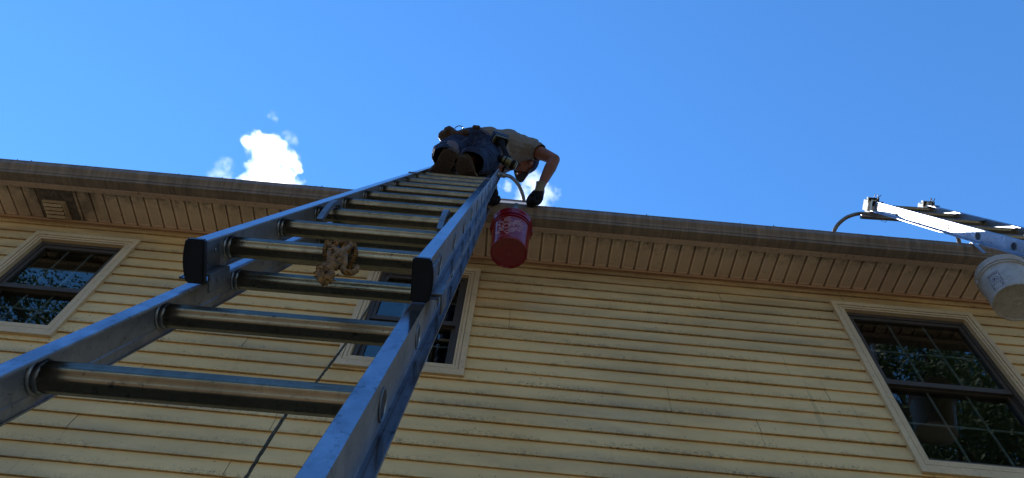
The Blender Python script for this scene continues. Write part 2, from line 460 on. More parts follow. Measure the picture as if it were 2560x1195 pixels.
# fascia
bm = bmesh.new()
add_prism(bm, [(2.633, Z_SOF - .012 + H0), (2.672, Z_SOF - .014 + H0), (2.673, Z_SOF - .005 + H0), (2.650, Z_SOF - .003 + H0), (2.650, Z_SOF + .15 + H0), (2.633, Z_SOF + .15 + H0)], XA - .3, XB + .3)
obj('fascia', bm, MT['fascia'], house)
# K-style gutter: open channel with a moulded front
bm = bmesh.new()
g0 = Z_SOF - .004
prof = [(2.6325, g0 + .105), (2.6325, g0), (2.560, g0), (2.556, g0 + .004), (2.556, g0 + .020), (2.548, g0 + .024), (2.543, g0 + .034), (2.534, g0 + .044), (2.523, g0 + .052), (2.515, g0 + .062), (2.513, g0 + .075), (2.513, g0 + .094), (2.510, g0 + .096), (2.510, g0 + .102), (2.520, g0 + .103)]
th = .0018
def offset(pr, d):
    out = []
    for i, (a, b) in enumerate(pr):
        p = pr[max(i - 1, 0)]; q = pr[min(i + 1, len(pr) - 1)]
        t = Vector((q[0] - p[0], q[1] - p[1])).normalized(); out.append((a + t.y * d, b - t.x * d))
    return out
inner = offset(prof, th)
loop = prof + inner[::-1]
nseg = 60; cols = []
for i in range(nseg + 1):
    x = XA - .3 + (XB - XA + .6) * i / nseg
    sag = .004 * mnoise.noise(Vector((x * .5, 3, 1))) 
    wob = .002 * mnoise.noise(Vector((x * 1.3, 9, 1)))
    cols.append([bm.verts.new((x, u + wob * (u < 2.6), v + sag * (u < 2.62) + H0)) for u, v in loop])
n = len(loop)
for a, b in zip(cols, cols[1:]):
    for i in range(n): bm.faces.new((a[i], a[(i + 1) % n], b[(i + 1) % n], b[i]))
obj('gutter', bm, MT['gutter'], house, angle=25)
# roof: two slopes
bm = bmesh.new()
pz = lambda y: Z_SOF + .118 + (y - 2.60) * .40 + H0
yr = 7.4
add_prism(bm, [(2.592, pz(2.592)), (2.592, pz(2.592) + .012), (yr, pz(yr) + .012), (12.3, pz(2.5) + .012), (12.3, pz(2.5) - .05), (yr, pz(yr) - .05), (2.655, pz(2.655) - .02), (2.655, pz(2.655))], XA - .3, XB + .3)
obj('roof', bm, MT['shingle'], house, smooth=False)
# gables
for xa in (XA + .01, XB - .15):
    bm = bmesh.new()
    add_prism(bm, [(Y_W + .2, Z_SOF + H0 + .002), (12.0, Z_SOF + H0 + .002), (yr, pz(yr) - .06)], xa, xa + .14)
    obj('gable', bm, MT['core'], house, smooth=False)

def frame_ring(bm, o, i, ya, yb):          # rectangular ring from outer o to inner i (x0,x1,z0,z1), y from ya (front) to yb, mitred
    po = [(o[0], o[2]), (o[1], o[2]), (o[1], o[3]), (o[0], o[3])]; pi = [(i[0], i[2]), (i[1], i[2]), (i[1], i[3]), (i[0], i[3])]
    for k in range(4):
        l = (k + 1) % 4
        q = [po[k], po[l], pi[l], pi[k]]
        A = [bm.verts.new((x, ya, z + H0)) for x, z in q]; B = [bm.verts.new((x, yb, z + H0)) for x, z in q]
        for s in range(4):
            e = (s + 1) % 4
            bm.faces.new((A[s], A[e], B[e], B[s]))
        bm.faces.new(A[::-1]); bm.faces.new(B)
def ins(r, d): return (r[0] + d, r[1] - d, r[2] + d, r[3] - d)
def make_window(q, label, grid):
    r = (q['x0'], q['x1'], q['z0'], q['z1'])
    y = Y_W
    bm = bmesh.new()
    frame_ring(bm, r, ins(r, .036), y - .016, y + .014)
    frame_ring(bm, ins(r, .0365), ins(r, .041), y - .008, y + .014)
    frame_ring(bm, ins(r, .0415), ins(r, .060), y - .013, y + .02)
    frame_ring(bm, ins(r, .0605), ins(r, .064), y - .006, y + .04)
    frame_ring(bm, ins(r, .0645), ins(r, CAS), y - .009, y + .05)
    # sloped sill nose
    add_box(bm, (r[0] - .004, y - .022, r[2] - .018 + H0), (r[1] + .004, y + .012, r[2] - .0005 + H0))
    fr = obj('window', bm, MT['trim'], house, smooth=False); fr['label'] = label
    i = ins(r, CAS)
    bm = bmesh.new(); yg = y + .034
    mid = q['mid']
    frame_ring(bm, ins(i, .0005), ins(i, .030), yg - .012, yg + .05)
    # upper sash in front, lower sash set back
    up = (i[0] + .031, i[1] - .031, mid - .018, i[3] - .031); lo = (i[0] + .031, i[1] - .031, i[2] + .031, mid + .018)
    frame_ring(bm, up, (up[0] + .026, up[1] - .026, up[2] + .040, up[3] - .030), yg - .004, yg + .022)
    frame_ring(bm, lo, (lo[0] + .026, lo[1] - .026, lo[2] + .036, lo[3] - .042), yg + .023, yg + .048)
    obj('sash', bm, MT['sash'], fr, smooth=False)
    for s, yy in ((up, yg + .010), (lo, yg + .036)):
        bm = bmesh.new()
        add_box(bm, (s[0] + .02, yy, s[2] + .03 + H0), (s[1] - .02, yy + .004, s[3] - .025 + H0)); obj('pane', bm, MT['glass'], fr, smooth=False)
        bm = bmesh.new()
        a0, a1, b0, b1 = s[0] + .022, s[1] - .022, s[2] + .035, s[3] - .03
        nx, nz = grid
        for k in range(1, nx):
            x = a0 + (a1 - a0) * k / nx; add_box(bm, (x - .0075, yy + .007, b0 + H0), (x + .0075, yy + .013, b1 + H0))
        for k in range(1, nz):
            z = b0 + (b1 - b0) * k / nz; add_box(bm, (a0, yy + .0075, z - .0075 + H0), (a1, yy + .0125, z + .0075 + H0))
        obj('muntin_grid', bm, MT['muntin'], fr, smooth=False)
    bm = bmesh.new()                        # the dark room behind: an open box
    xs0, xs1, zs0, zs1 = i[0] - .3, i[1] + .3, i[2] - .5, i[3] + .15
    t = bmesh.new(); add_box(t, (xs0, y + .17, zs0 + H0), (xs1, y + 2.2, zs1 + H0))
    t.faces.ensure_lookup_table()
    ff = min(t.faces, key=lambda f: f.calc_center_median().y); bmesh.ops.delete(t, geom=[ff], context='FACES'); merge(bm, t)
    obj('room_interior', bm, MT['room'], fr, smooth=False)
    return fr
WIN[0]['mid'] = 3.405; WIN[1]['mid'] = 3.415; WIN[2]['mid'] = 3.235
make_window(WIN[0], 'double-hung window left of the ladder', (3, 2))
make_window(WIN[1], 'double-hung window partly behind the tall ladder', (3, 2))
make_window(WIN[2], 'large double-hung window under the white bucket', (3, 2))

# bathroom exhaust vent hanging in the soffit
bm = bmesh.new()
add_box(bm, (-3.648, 2.668, Z_SOF - .004 + H0), (-3.376, 2.934, Z_SOF - .001 + H0))
vent = obj('exhaust_vent', bm, MT['ventdark'], house, smooth=False)
bm = bmesh.new()
vx0, vx1, vy0, vy1 = -3.622, -3.446, 2.775, 2.932; vz = Z_SOF - .0045
def zring(bm, a, b, z0, z1):
    for (x0, x1, y0, y1) in ((a[0], a[1], a[2], b[2]), (a[0], a[1], b[3], a[3]), (a[0], b[0], b[2], b[3]), (b[1], a[1], b[2], b[3])):
        add_box(bm, (x0, y0, z0 + H0), (x1, y1, z1 + H0))
zring(bm, (vx0, vx1, vy0, vy1), (vx0 + .014, vx1 - .026, vy0 + .012, vy1 - .012), vz - .014, vz)
zring(bm, (vx0 + .004, vx1 - .010, vy0 + .004, vy1 - .006), (vx0 + .013, vx1 - .025, vy0 + .011, vy1 - .012), vz - .022, vz - .0145)
obj('vent_frame', bm, MT['vent'], vent, smooth=False)
bm = bmesh.new(); add_box(bm, (vx0 + .015, vy0 + .013, vz - .003 + H0), (vx1 - .027, vy1 - .013, vz - .001 + H0)); obj('vent_opening', bm, MT['room'], vent, smooth=False)
for k in range(4):
    y0 = vy0 + .016 + k * .0335
    bm = bmesh.new()
    a = Vector((0, y0, vz - .030 + H0)); 
    add_prism(bm, [(y0, vz - .024), (y0 + .020, vz - .034), (y0 + .0205, vz - .031), (y0 + .001, vz - .021)], vx0 + .010, vx1 - .024, Matrix.Translation((0, 0, H0)))
    obj('louvre', bm, MT['vent'], vent, smooth=False)

# ------------------------------------------------------------------ ladders
def ladder_frame(d, e):
    d = Vector(d).normalized(); e = Vector(e); e = (e - d * d.dot(e)).normalized(); n = e.cross(d)
    return d, e, n
RW = .028; RD = .075; TH = .0030             # flange width, rail depth, metal thickness
def ladder_mat(O, d, e, n):                  # local (s across, n out, t along) -> world
    m = Matrix((e, n, d)).transposed().to_4x4(); m.translation = O; return m
def channel(bm, side, s, n0, t0, t1, m, depth=RD):
    # web with its inner face at s, front flange turned inwards, rear flange turned outwards
    a, b = n0 - depth / 2, n0 + depth / 2; q = side; w_ = q * TH
    poly = [(s + w_, b), (s - q * .0235, b), (s - q * .0250, b - .0015), (s - q * .0250, b - .0045), (s - q * .0230, b - .0045), (s - q * .0225, b - TH), (s, b - TH),
            (s, a + .020), (s - q * .0015, a + .018), (s - q * .0015, a + TH), (s - q * .004, a + TH), (s - q * .004, a), (s + q * .0235, a), (s + q * .0235, a + .0045), (s + q * .0215, a + .0045), (s + q * .0205, a + TH),
            (s + w_ - q * .0015, a + TH), (s + w_ - q * .0015, a + .017), (s + w_, a + .019)]
    # poly is (s, n); extrude along t
    t = bmesh.new()
    A = [t.verts.new((u, v, t0)) for u, v in poly]; B = [t.verts.new((u, v, t1)) for u, v in poly]
    k = len(poly)
    for i in range(k): t.faces.new((A[i], A[(i + 1) % k], B[(i + 1) % k], B[i]))
    t.faces.new(A[::-1]); t.faces.new(B)
    merge(bm, t, m)
def rung_mesh(bm, s0, s1, n0, t, m, r=.0205):
    seg = 40; pr = []
    for k in range(seg):
        a = 2 * math.pi * k / seg
        rr = r * (1.0 + (-.02, .055, .055, -.02, -.04)[k % 5])
        x, y = rr * math.cos(a), rr * math.sin(a)   # x: n, y: t
        y = min(y, r * .80)                          # flat tread on top
        pr.append((x, y))
    t_ = bmesh.new()
    A = [t_.verts.new((s0, n0 + x, t + y)) for x, y in pr]; B = [t_.verts.new((s1, n0 + x, t + y)) for x, y in pr]
    for i in range(seg): t_.faces.new((A[i], A[(i + 1) % seg], B[(i + 1) % seg], B[i]))
    t_.faces.new(A[::-1]); t_.faces.new(B)
    merge(bm, t_, m)
def flare(bm, s, q, n0, t, m, r=.0205):
    # swaged collar inside the web and the crimped end showing outside
    rot = m @ Matrix.Translation((s, n0, t)) @ Matrix.Rotation(math.pi / 2 * q, 4, 'Y')
    add_lathe(bm, [(r * 1.02, -.012), (r * 1.12, -.010), (r * 1.16, -.007), (r * 1.12, -.004), (r * 1.24, -.003), (r * 1.30, -.0012), (r * 1.24, -.0002)], 28, rot)
def crimp(bm, s, q, n0, t, m, r=.0205):
    rot = m @ Matrix.Translation((s, n0, t)) @ Matrix.Rotation(math.pi / 2 * q, 4, 'Y')
    add_lathe(bm, [(r * 1.12, .0032), (r * 1.13, .0050), (r * 1.04, .0058), (r * .98, .0050), (r * .95, .0036)], 28, rot)
def hole_disc(bm, s, q, n0, t, m, r=.0205):
    rot = m @ Matrix.Translation((s, n0, t)) @ Matrix.Rotation(math.pi / 2 * q, 4, 'Y')
    add_lathe(bm, [(r * .97, .0042), (0, .0040)], 28, rot)
SP = .3048
def rail_obj(bm, rail_m, root, m):
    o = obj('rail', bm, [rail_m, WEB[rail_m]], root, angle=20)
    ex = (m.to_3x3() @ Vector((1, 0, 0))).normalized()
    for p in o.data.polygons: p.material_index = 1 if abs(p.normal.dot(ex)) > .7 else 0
    return o
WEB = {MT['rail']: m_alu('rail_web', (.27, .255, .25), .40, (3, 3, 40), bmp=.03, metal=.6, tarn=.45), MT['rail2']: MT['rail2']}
def section(root, name, sL, sR, nn, k0, k1, t_lo, t_hi, phase, m, rail_m, rung_m, label=None):
    # bare empty for a section would hide nothing: the left rail carries the section's parts
    bm = bmesh.new(); channel(bm, -1, sL, nn, t_lo, t_hi, m); sec = rail_obj(bm, rail_m, root, m)
    bm = bmesh.new(); channel(bm, 1, sR, nn, t_lo, t_hi, m); sec2 = rail_obj(bm, rail_m, root, m)
    for k in range(k0, k1 + 1):
        t = phase + k * SP
        bm = bmesh.new(); rung_mesh(bm, sL, sR, nn, t, m); rg = obj('rung', bm, rung_m, root, angle=50)
        for ss, qq in ((sL, -1), (sR, 1)):
            bm = bmesh.new(); flare(bm, ss, qq, nn, t, m); obj('rung_collar', bm, MT['cast'], rg, angle=40)
            bm = bmesh.new(); crimp(bm, ss, qq, nn, t, m); obj('crimped_end', bm, MT['cast'], rg, angle=40)
            bm = bmesh.new(); hole_disc(bm, ss, qq, nn, t, m); obj('rung_bore', bm, MT['black'], rg)
    return sec, sec2

# tall ladder carrying the man
O1 = W(-.60062, .81568, 1.10930)
d1, e1, n1 = ladder_frame((-.01198935, .4214281, .90678256), (.99992364, .00233675, .01213485))
M1 = ladder_mat(O1, d1, e1, n1)
foot1 = O1 + d1 * (-(O1.z) / d1.z)
lad = thing('extension_ladder', 'tall aluminium extension ladder the man stands on, its yellow rope tied round a rung', 'ladder', (foot1.x + .21, foot1.y, 0))
WF = .4360
section(lad, 'fly', 0, WF, 0, 0, 13, -.155, 13.45 * SP, 0, M1, MT['rail'], MT['rung'])
NB = -.0885
t_foot = -(O1.z) / d1.z
section(lad, 'base', -.018, WF - .006, NB, -8, 5, t_foot - NB * n1.z / d1.z + .02, 7.62 * SP, .0814, M1, MT['rail'], MT['rung'])
# black end caps on the fly's lower end
for q, s in ((-1, 0), (1, WF)):
    t = bmesh.new()
    pts = []
    x0, x1 = (s - .006, s + .028) if q < 0 else (s - .028, s + .006)
    def bulge(u): return .006 * (1 - (2 * u - 1) ** 2)
    N = 10; poly = []
    for i in range(N + 1): poly.append(((x0 - bulge(i / N)) if q < 0 else (x1 + bulge(i / N)), -RD / 2 - .004 + (RD + .008) * i / N))
    poly += [(x1 if q < 0 else x0, RD / 2 + .004), (x1 if q < 0 else x0, -RD / 2 - .004)]
    A = [t.verts.new((u, v, -.168)) for u, v in poly]; B = [t.verts.new((u, v, -.152)) for u, v in poly]
    for i in range(len(poly)): t.faces.new((A[i], A[(i + 1) % len(poly)], B[(i + 1) % len(poly)], B[i]))
    t.faces.new(A[::-1]); t.faces.new(B)
    bmesh.ops.recalc_face_normals(t, faces=t.faces)
    bmesh.ops.bevel(t, geom=[e for e in t.edges if e.calc_face_angle(0) > .8], offset=.003, segments=2, affect='EDGES')
    bm = bmesh.new(); merge(bm, t, M1); obj('end_cap', bm, MT['black'], lad, angle=40)
# guide brackets hooking the fly over the base rails, plus those at the base's top
def guide(q, s, ta, tb, top=False):
    bm = bmesh.new()
    if not top:
        a = -RD / 2 - .012
        if q < 0:
            add_bbox(bm, (s + .0005, -.030, ta), (s + .004, .034, tb), M1, .001)
            add_bbox(bm, (s + .0005, -.034, ta), (s + .024, -.030, tb), M1, .001)
            add_bbox(bm, (s + .020, -.066, ta), (s + .024, -.034, tb), M1, .001)
            for v in (.25, .72):
                add_lathe(bm, [(.004, 0), (.0036, .0018), (.002, .003), (0, .0033)], 12, M1 @ Matrix.Translation((s + .004, .006, ta + (tb - ta) * v)) @ Matrix.Rotation(math.pi / 2, 4, 'Y'))
        else:
            add_bbox(bm, (s + .003, -.030, ta), (s + .0065, .020, tb), M1, .001)
            add_bbox(bm, (s + .003, -.034, ta), (s + .028, -.030, tb), M1, .001)
            add_bbox(bm, (s + .024, -.072, ta), (s + .028, -.034, tb), M1, .001)
    else:
        add_bbox(bm, (s - .009 if q < 0 else s - .029, RD / 2 + .0005, ta), (s + .029 if q < 0 else s + .009, RD / 2 + .004, tb), M1, .001)
        add_bbox(bm, (s - .009 if q < 0 else s + .0065, NB, ta), (s - .0065 if q < 0 else s + .009, RD / 2 + .0045, tb), M1, .0008)
    obj('guide_bracket', bm, MT['cast'], lad, angle=40)
guide(-1, 0, -.135, -.045); guide(1, WF, -.135, -.045)
guide(-1, 0, 7.50 * SP, 7.62 * SP, True); guide(1, WF, 7.50 * SP, 7.62 * SP, True)
# rung locks: arched levers on the third rung up
for s, q in ((.052, -1), (WF - .052, 1)):
    bm = bmesh.new()
    tk = 2 * SP
    path = [(.002, -.15), (.022, -.09), (.036, -.03), (.036, .02), (.022, .043), (-.002, .046), (-.030, .040), (-.050, .022), (-.058, -.004)]
    pts = catmull([Vector((0, a, b + tk)) for a, b in path], 5)
    L = [];
    for i, p in enumerate(pts):
        tq = (pts[min(i + 1, len(pts) - 1)] - pts[max(i - 1, 0)]).normalized(); nn_ = Vector((0, tq.z, -tq.y)) * .0065
        wd = .008
        L.append([bm.verts.new(M1 @ (p + Vector((s + a * wd, 0, 0)) + nn_ * b)) for a, b in ((-1, -1), (1, -1), (1, 1), (-1, 1))])
    for a, b in zip(L, L[1:]):
        for i in range(4): bm.faces.new((a[i], a[(i + 1) % 4], b[(i + 1) % 4], b[i]))
    bm.faces.new(L[0][::-1]); bm.faces.new(L[-1])
    add_bbox(bm, (s - .020 if q > 0 else s - .009, -.058, tk + .012), (s + .009 if q > 0 else s + .034, -.010, tk + .048), M1, .004)
    obj('rung_lock', bm, MT['cast'], lad, angle=40)
# standoff arm, right side: curved tube resting on the roof edge
def arm(root, pts, r, mt, ends=True):
    bm = bmesh.new(); P = catmull(pts, 8)
    add_tube(bm, P, r, 14)
    return obj('standoff_arm', bm, mt, root, angle=50), P
a_pts = [at(1236, 434, 2.30), at(1253, 437, 2.31), at(1276, 442, 2.36), at(1294, 459, 2.44), at(1305, 482, 2.53), at(1310, 503, 2.60), at(1311.5, 521, 2.645)]
ao, _ = arm(lad, a_pts, .0145, MT['arm'])
bm = bmesh.new(); add_tube(bm, [at(1241, 435, 2.30), at(1262, 439, 2.325)], .0195, 14); obj('arm_clamp', bm, MT['cast'], ao)

# second ladder, at the right
O2 = W(2.63917, 2.36865, 4.43710)
d2, e2, n2 = ladder_frame((.03908987, .38735168, .92110296), (.99890372, -.03890773, -.02602971))
M2 = ladder_mat(O2, d2, e2, n2)
foot2 = O2 + d2 * (-(O2.z) / d2.z)
lad2 = thing('extension_ladder', 'shorter sunlit ladder at the right with white foam padded ends', 'ladder', (foot2.x + .2, foot2.y, 0))
WS = .405
section(lad2, 'fly', 0, WS, 0, -12, 0, -12.4 * SP, .085, 0, M2, MT['rail2'], MT['rung'])
section(lad2, 'base', -.010, WS + .010, NB, -18, -11, -(O2.z) / d2.z + .02, -10.5 * SP, .08, M2, MT['rail2'], MT['rung'])

# ladder 2: standoff arms, foam mitts, straps
al, _ = arm(lad2, [at(2215, 541, 2.44), at(2180, 536, 2.45), at(2150, 534, 2.47), at(2120, 542, 2.50), at(2098, 558, 2.55), at(2086, 576, 2.60), at(2083, 592, 2.645)], .0145, MT['arm'])
ar, _ = arm(lad2, [at(2320, 533, 2.44), at(2352, 548, 2.47), at(2378, 567, 2.52), at(2392, 588, 2.58), at(2397, 602, 2.62), at(2399, 612, 2.645)], .0145, MT['arm'])
bm = bmesh.new()
P = [M2 @ Vector((-.12, -.075, -.03)), M2 @ Vector((WS + .12, -.075, -.03))]
add_tube(bm, P, .017, 14); obj('standoff_bar', bm, MT['arm'], lad2)
for q, s in ((-1, 0), (1, WS)):
    xo = s - RW / 2
    bm = bmesh.new()
    t = bmesh.new(); add_box(t, (xo - .024, -.060, .046), (xo + RW + .024, .060, .165))
    bmesh.ops.bevel(t, geom=t.edges[:], offset=.020, segments=3, affect='EDGES')
    bmesh.ops.subdivide_edges(t, edges=t.edges[:], cuts=2, use_grid_fill=True)
    for v in t.verts: v.co += Vector((1, 1, 1)) * .003 * mnoise.noise(v.co * 60)
    merge(bm, t, M2)
    mt = obj('foam_mitt', bm, MT['foam'], lad2, angle=60)
    bm = bmesh.new()
    add_bbox(bm, (xo - .0265, .020, .066), (xo + RW + .0265, .0625, .084), M2, .003); add_bbox(bm, (xo - .006, .004, .037), (xo + RW + .006, .042, .045), M2, .002)
    obj('strap', bm, MT['strap'], mt)
    bm = bmesh.new()
    rg = random.Random(5 + q)
    for k in range(3):
        b0 = Vector((xo + RW * (.2 + .3 * k), .040, .040 - .05 * (k % 2))); 
        add_tube(bm, [M2 @ b0, M2 @ (b0 + Vector((rg.uniform(-.01, .01), .03, rg.uniform(-.005, .012)))), M2 @ (b0 + Vector((rg.uniform(-.02, .02), .052, rg.uniform(-.01, .02))))], .0028, 6)
    add_bbox(bm, (xo - .006, .0385, -.045), (xo + RW + .006, .046, -.030), M2, .002)
    obj('zip_tie', bm, MT['black'], mt)
bm = bmesh.new()                            # wire hook hanging under the arm
add_tube(bm, [at(2206, 546, 2.44), at(2203, 552, 2.44), at(2214, 555.5, 2.44), at(2219, 547, 2.44)], .0022, 6)
obj('wire_hook', bm, MT['rail2'], al)

# ------------------------------------------------------------------ buckets
def bucket_matrix(base, tilt_axis, tilt, spin=0):
    return Matrix.Translation(base) @ Matrix.Rotation(tilt, 4, tilt_axis) @ Matrix.Rotation(spin, 4, 'Z')
BH = .365
def brad(z, k=1.0): return (.1255 + (.1425 - .1255) * z / BH) * k
def bucket_body(bm, m, k=1.0):
    pr = [(0, .012), (.016 * k, .012), (.019 * k, .009), (.022 * k, .009), (.024 * k, .012), (.108 * k, .012), (.113 * k, .010), (.118 * k, .001), (.1215 * k, 0), (.1245 * k, .003), (brad(.008, k), .009)]
    pr += [(brad(z, k), z) for z in (.03, .08, .13, .18, .23, .262)]
    for z in (.268, .300):
        pr += [(brad(z, k), z), (brad(z, k) + .0085, z + .0015), (brad(z, k) + .0090, z + .005), (brad(z, k) + .0085, z + .0075), (brad(z, k) + .0005, z + .009)]
    pr += [(brad(.335, k), .335), (brad(.35, k) + .006, .348), (brad(.35, k) + .0075, .353), (brad(.35, k) + .0065, BH), (brad(.35, k) + .003, BH + .002), (brad(.35, k) - .001, BH - .002), (brad(.34, k) - .003, .33), (brad(.05, k) - .003, .03), (.1 * k, .0155), (0, .0155)]
    add_lathe(bm, pr, 72, m)
def handle_mesh(bm, m, k, lean=0.0, gripz=None):
    r = brad(.30, k) + .012; z0 = .300
    P = []
    for i in range(25):
        a = math.pi * i / 24
        h = math.sin(a) ** .8 * .205
        P.append(m @ Vector((r * math.cos(a), h * math.sin(lean), z0 + h * math.cos(lean))))
    add_tube(bm, P, .0024, 8)
def ears(bm, m, k, q):
    r = brad(.30, k)
    add_lathe(bm, [(0, .014), (.012, .014), (.016, .011), (.018, 0)], 20, m @ Matrix.Translation((q * r, 0, .296)) @ Matrix.Rotation(q * math.pi / 2, 4, 'Y'))
def surf(m, k, u, v, lift):                  # u along the circumference (m) from the -Y side, v height
    r = brad(v, k); a = u / r
    return m @ Vector(((r + lift) * math.sin(a), -(r + lift) * math.cos(a), v))
def text_mesh(bm, txt, fn, size, bold=0.0, shear=0.0):
    cu = bpy.data.curves.new('t', 'FONT'); cu.body = txt; cu.size = size; cu.align_x = 'LEFT'; cu.offset = bold; cu.shear = shear; cu.resolution_u = 3
    o = bpy.data.objects.new('t', cu); C.objects.link(o)
    dg = bpy.context.evaluated_depsgraph_get(); dg.update()
    me = bpy.data.meshes.new_from_object(o.evaluated_get(dg)); bpy.data.objects.remove(o)
    t = bmesh.new(); t.from_mesh(me); bpy.data.meshes.remove(me)
    bmesh.ops.triangulate(t, faces=t.faces)
    long_ = [e for e in t.edges if e.calc_length() > size * .18]
    if long_: bmesh.ops.subdivide_edges(t, edges=long_, cuts=2)
    xs = [v.co.x for v in t.verts]; x0, x1 = min(xs), max(xs)
    ys = [v.co.y for v in t.verts]; y0, y1 = min(ys), max(ys)
    for v in t.verts: v.co = fn((v.co.x - x0) / (x1 - x0), (v.co.y - y0) / (y1 - y0))
    me = bpy.data.meshes.new('t2'); t.to_mesh(me); t.free(); bm.from_mesh(me); bpy.data.meshes.remove(me)
def strip(bm, pts, wd, fn, n=10):            # flat line drawn on a bucket
    for (a, b) in zip(pts, pts[1:]):
        a, b = Vector((*a, 0)), Vector((*b, 0)); t = (b - a).normalized(); nn_ = Vector((-t.y, t.x, 0)) * wd / 2
        prev = None
        for i in range(n + 1):
            p = a.lerp(b, i / n)
            cur = (bm.verts.new(fn(p.x + nn_.x, p.y + nn_.y)), bm.verts.new(fn(p.x - nn_.x, p.y - nn_.y)))
            if prev: bm.faces.new((prev[0], cur[0], cur[1], prev[1]))
            prev = cur
def m_bucket(name, c, dirt, dc, rough=.32):
    m, n, l, b = new_mat(name); t = NT(m); p = t.pos()
    cc = t.mix(t.math('MULTIPLY', t.ramp(t.noise(p, 16, 5, .7), .48, .66), dirt), col(c), col(dc))
    cc = t.mix(t.math('MULTIPLY', t.ramp(t.noise(p, 70, 4, .7), .58, .68), dirt), cc, col(tuple(k * .5 for k in dc)))
    l.new(cc, b.inputs['Base Color']); b.inputs['Roughness'].default_value = rough
    return m
MT['red'] = m_bucket('red_plastic', (.20, .005, .014), .3, (.10, .006, .012), .16)
MT['print'] = plain('white_print', (.36, .17, .18), .5, var=.25, scale=40)
MT['white'] = m_bucket('white_plastic', (.44, .40, .35), .7, (.30, .26, .21), .40)
MT['label'] = plain('printed_label', (.10, .03, .06), .6)

# red bucket hung on the gutter
rb0 = atd(1271.8, 633.6, 4.40)
mr = bucket_matrix(rb0, 'X', R(-2), R(3))
red = thing('bucket', 'red plastic bucket hanging from the gutter beside the tall ladder', 'bucket', rb0)
bm = bmesh.new(); bucket_body(bm, mr, .985)
body = obj('bucket_body', bm, MT['red'], red, angle=30)
bm = bmesh.new(); handle_mesh(bm, mr, .985); obj('bail_handle', bm, MT['cast'], red)
for q in (-1, 1):
    bm = bmesh.new(); ears(bm, mr, .985, q); obj('handle_ear', bm, MT['red'], red)
hk = at(1290, 519, 2.512)
top_h = mr @ Vector((0, 0, .505))
bm = bmesh.new()
def band(bm, path, wid, th_, side):
    pts = [Vector(p) for p in path]; prev = None
    sd = Vector(side).normalized()
    for i, p in enumerate(pts):
        t = (pts[min(i + 1, len(pts) - 1)] - pts[max(i - 1, 0)]).normalized(); nn_ = t.cross(sd).normalized() * th_ / 2
        cur = [bm.verts.new(p + sd * wid / 2 * a + nn_ * b) for a, b in ((-1, -1), (1, -1), (1, 1), (-1, 1))]
        if prev:
            for k in range(4): bm.faces.new((prev[k], prev[(k + 1) % 4], cur[(k + 1) % 4], cur[k]))
        else: bm.faces.new(cur[::-1])
        prev = cur
    bm.faces.new(prev)
zl = Z_SOF - .004 + .102 + H0
xh = hk.x
band(bm, catmull([(xh, 2.545, zl - .03), (xh, 2.540, zl + .004), (xh, 2.512, zl + .008), (xh, 2.503, zl - .01), (xh, 2.500, zl - .06), (xh, 2.500, zl - .10), (xh, 2.492, zl - .13), (xh, 2.478, zl - .135), (xh, 2.470, zl - .115)], 4), .026, .003, (1, 0, 0))
tag(obj('gutter_hook', bm, MT['cast'], None, (xh, 2.51, zl)), 'short metal hook over the gutter lip above the red bucket', 'hook')
# print on the bucket: square outline with slanted words
fnR = lambda lift: (lambda u, v: surf(mr, .985, u, v, lift))
bm = bmesh.new()
U0, U1, V0, V1 = -.112, .112, .030, .254
strip(bm, [(U0, V0), (U1, V0), (U1, V1), (U0, V1), (U0, V0)], .0035, fnR(.0008), 16)
def slanted(origin, wdt, hgt, ang, curve=0.0, shear=0.0):
    ca, sa = math.cos(ang), math.sin(ang)
    def fn(a, b):
        x = a * wdt + b * hgt * shear; y = b * hgt + curve * math.sin(a * math.pi)
        return surf(mr, .985, origin[0] + x * ca - y * sa, origin[1] + x * sa + y * ca, .0009)
    return fn
ang = R(33)
text_mesh(bm, 'THE', slanted((-.098, .150), .120, .048, ang), .05, .0022)
text_mesh(bm, 'HOME', slanted((-.092, .064), .218, .066, ang, .006), .05, .0026)
text_mesh(bm, 'DEPOT', slanted((-.030, .040), .152, .046, ang, .006), .05, .0024)
# the solid corner wedge left of the words, worn
obj('printed_logo', bm, MT['print'], body, smooth=False)

# white bucket hung at the right
wb0 = at(2546, 757, 2.42)
wtop = at(2487, 655, 2.47)
axis = (wtop - wb0).normalized()
mw = Matrix.Translation(wb0) @ Vector((0, 0, 1)).rotation_difference(axis).to_matrix().to_4x4() @ Matrix.Rotation(R(-24), 4, 'Z')
KW = 1.08
white = thing('bucket', 'dirty white plastic bucket hanging below the shorter ladder', 'bucket', wb0)
bm = bmesh.new(); bucket_body(bm, mw, KW)
for k in range(40):                          # moulded teeth round the bottom edge
    a = 2 * math.pi * k / 40
    add_box(bm, (-.0015, -.003, -.0005), (.0015, .003, .006), mw @ Matrix.Rotation(a, 4, 'Z') @ Matrix.Translation((0, .1255 * KW, 0)))
wbody = obj('bucket_body', bm, MT['white'], white, angle=30)
bm = bmesh.new(); handle_mesh(bm, mw, KW, .35); obj('bail_handle', bm, MT['cast'], white)
for q in (-1, 1):
    bm = bmesh.new(); ears(bm, mw, KW, q); obj('handle_ear', bm, MT['white'], white)
bm = bmesh.new()
xw = at(2448, 628, 2.513).x
band(bm, catmull([(xw, 2.55, zl - .02), (xw, 2.545, zl + .006), (xw, 2.510, zl + .010), (xw, 2.500, zl - .01), (xw, 2.496, zl - .08), (xw + .004, 2.490, zl - .15), (xw + .006, 2.47, zl - .17)], 4), .030, .003, (1, 0, 0))
tag(obj('gutter_hook', bm, MT['rail2'], None, (xw, 2.51, zl)), 'flat metal hook over the gutter lip beside the white bucket', 'hook')
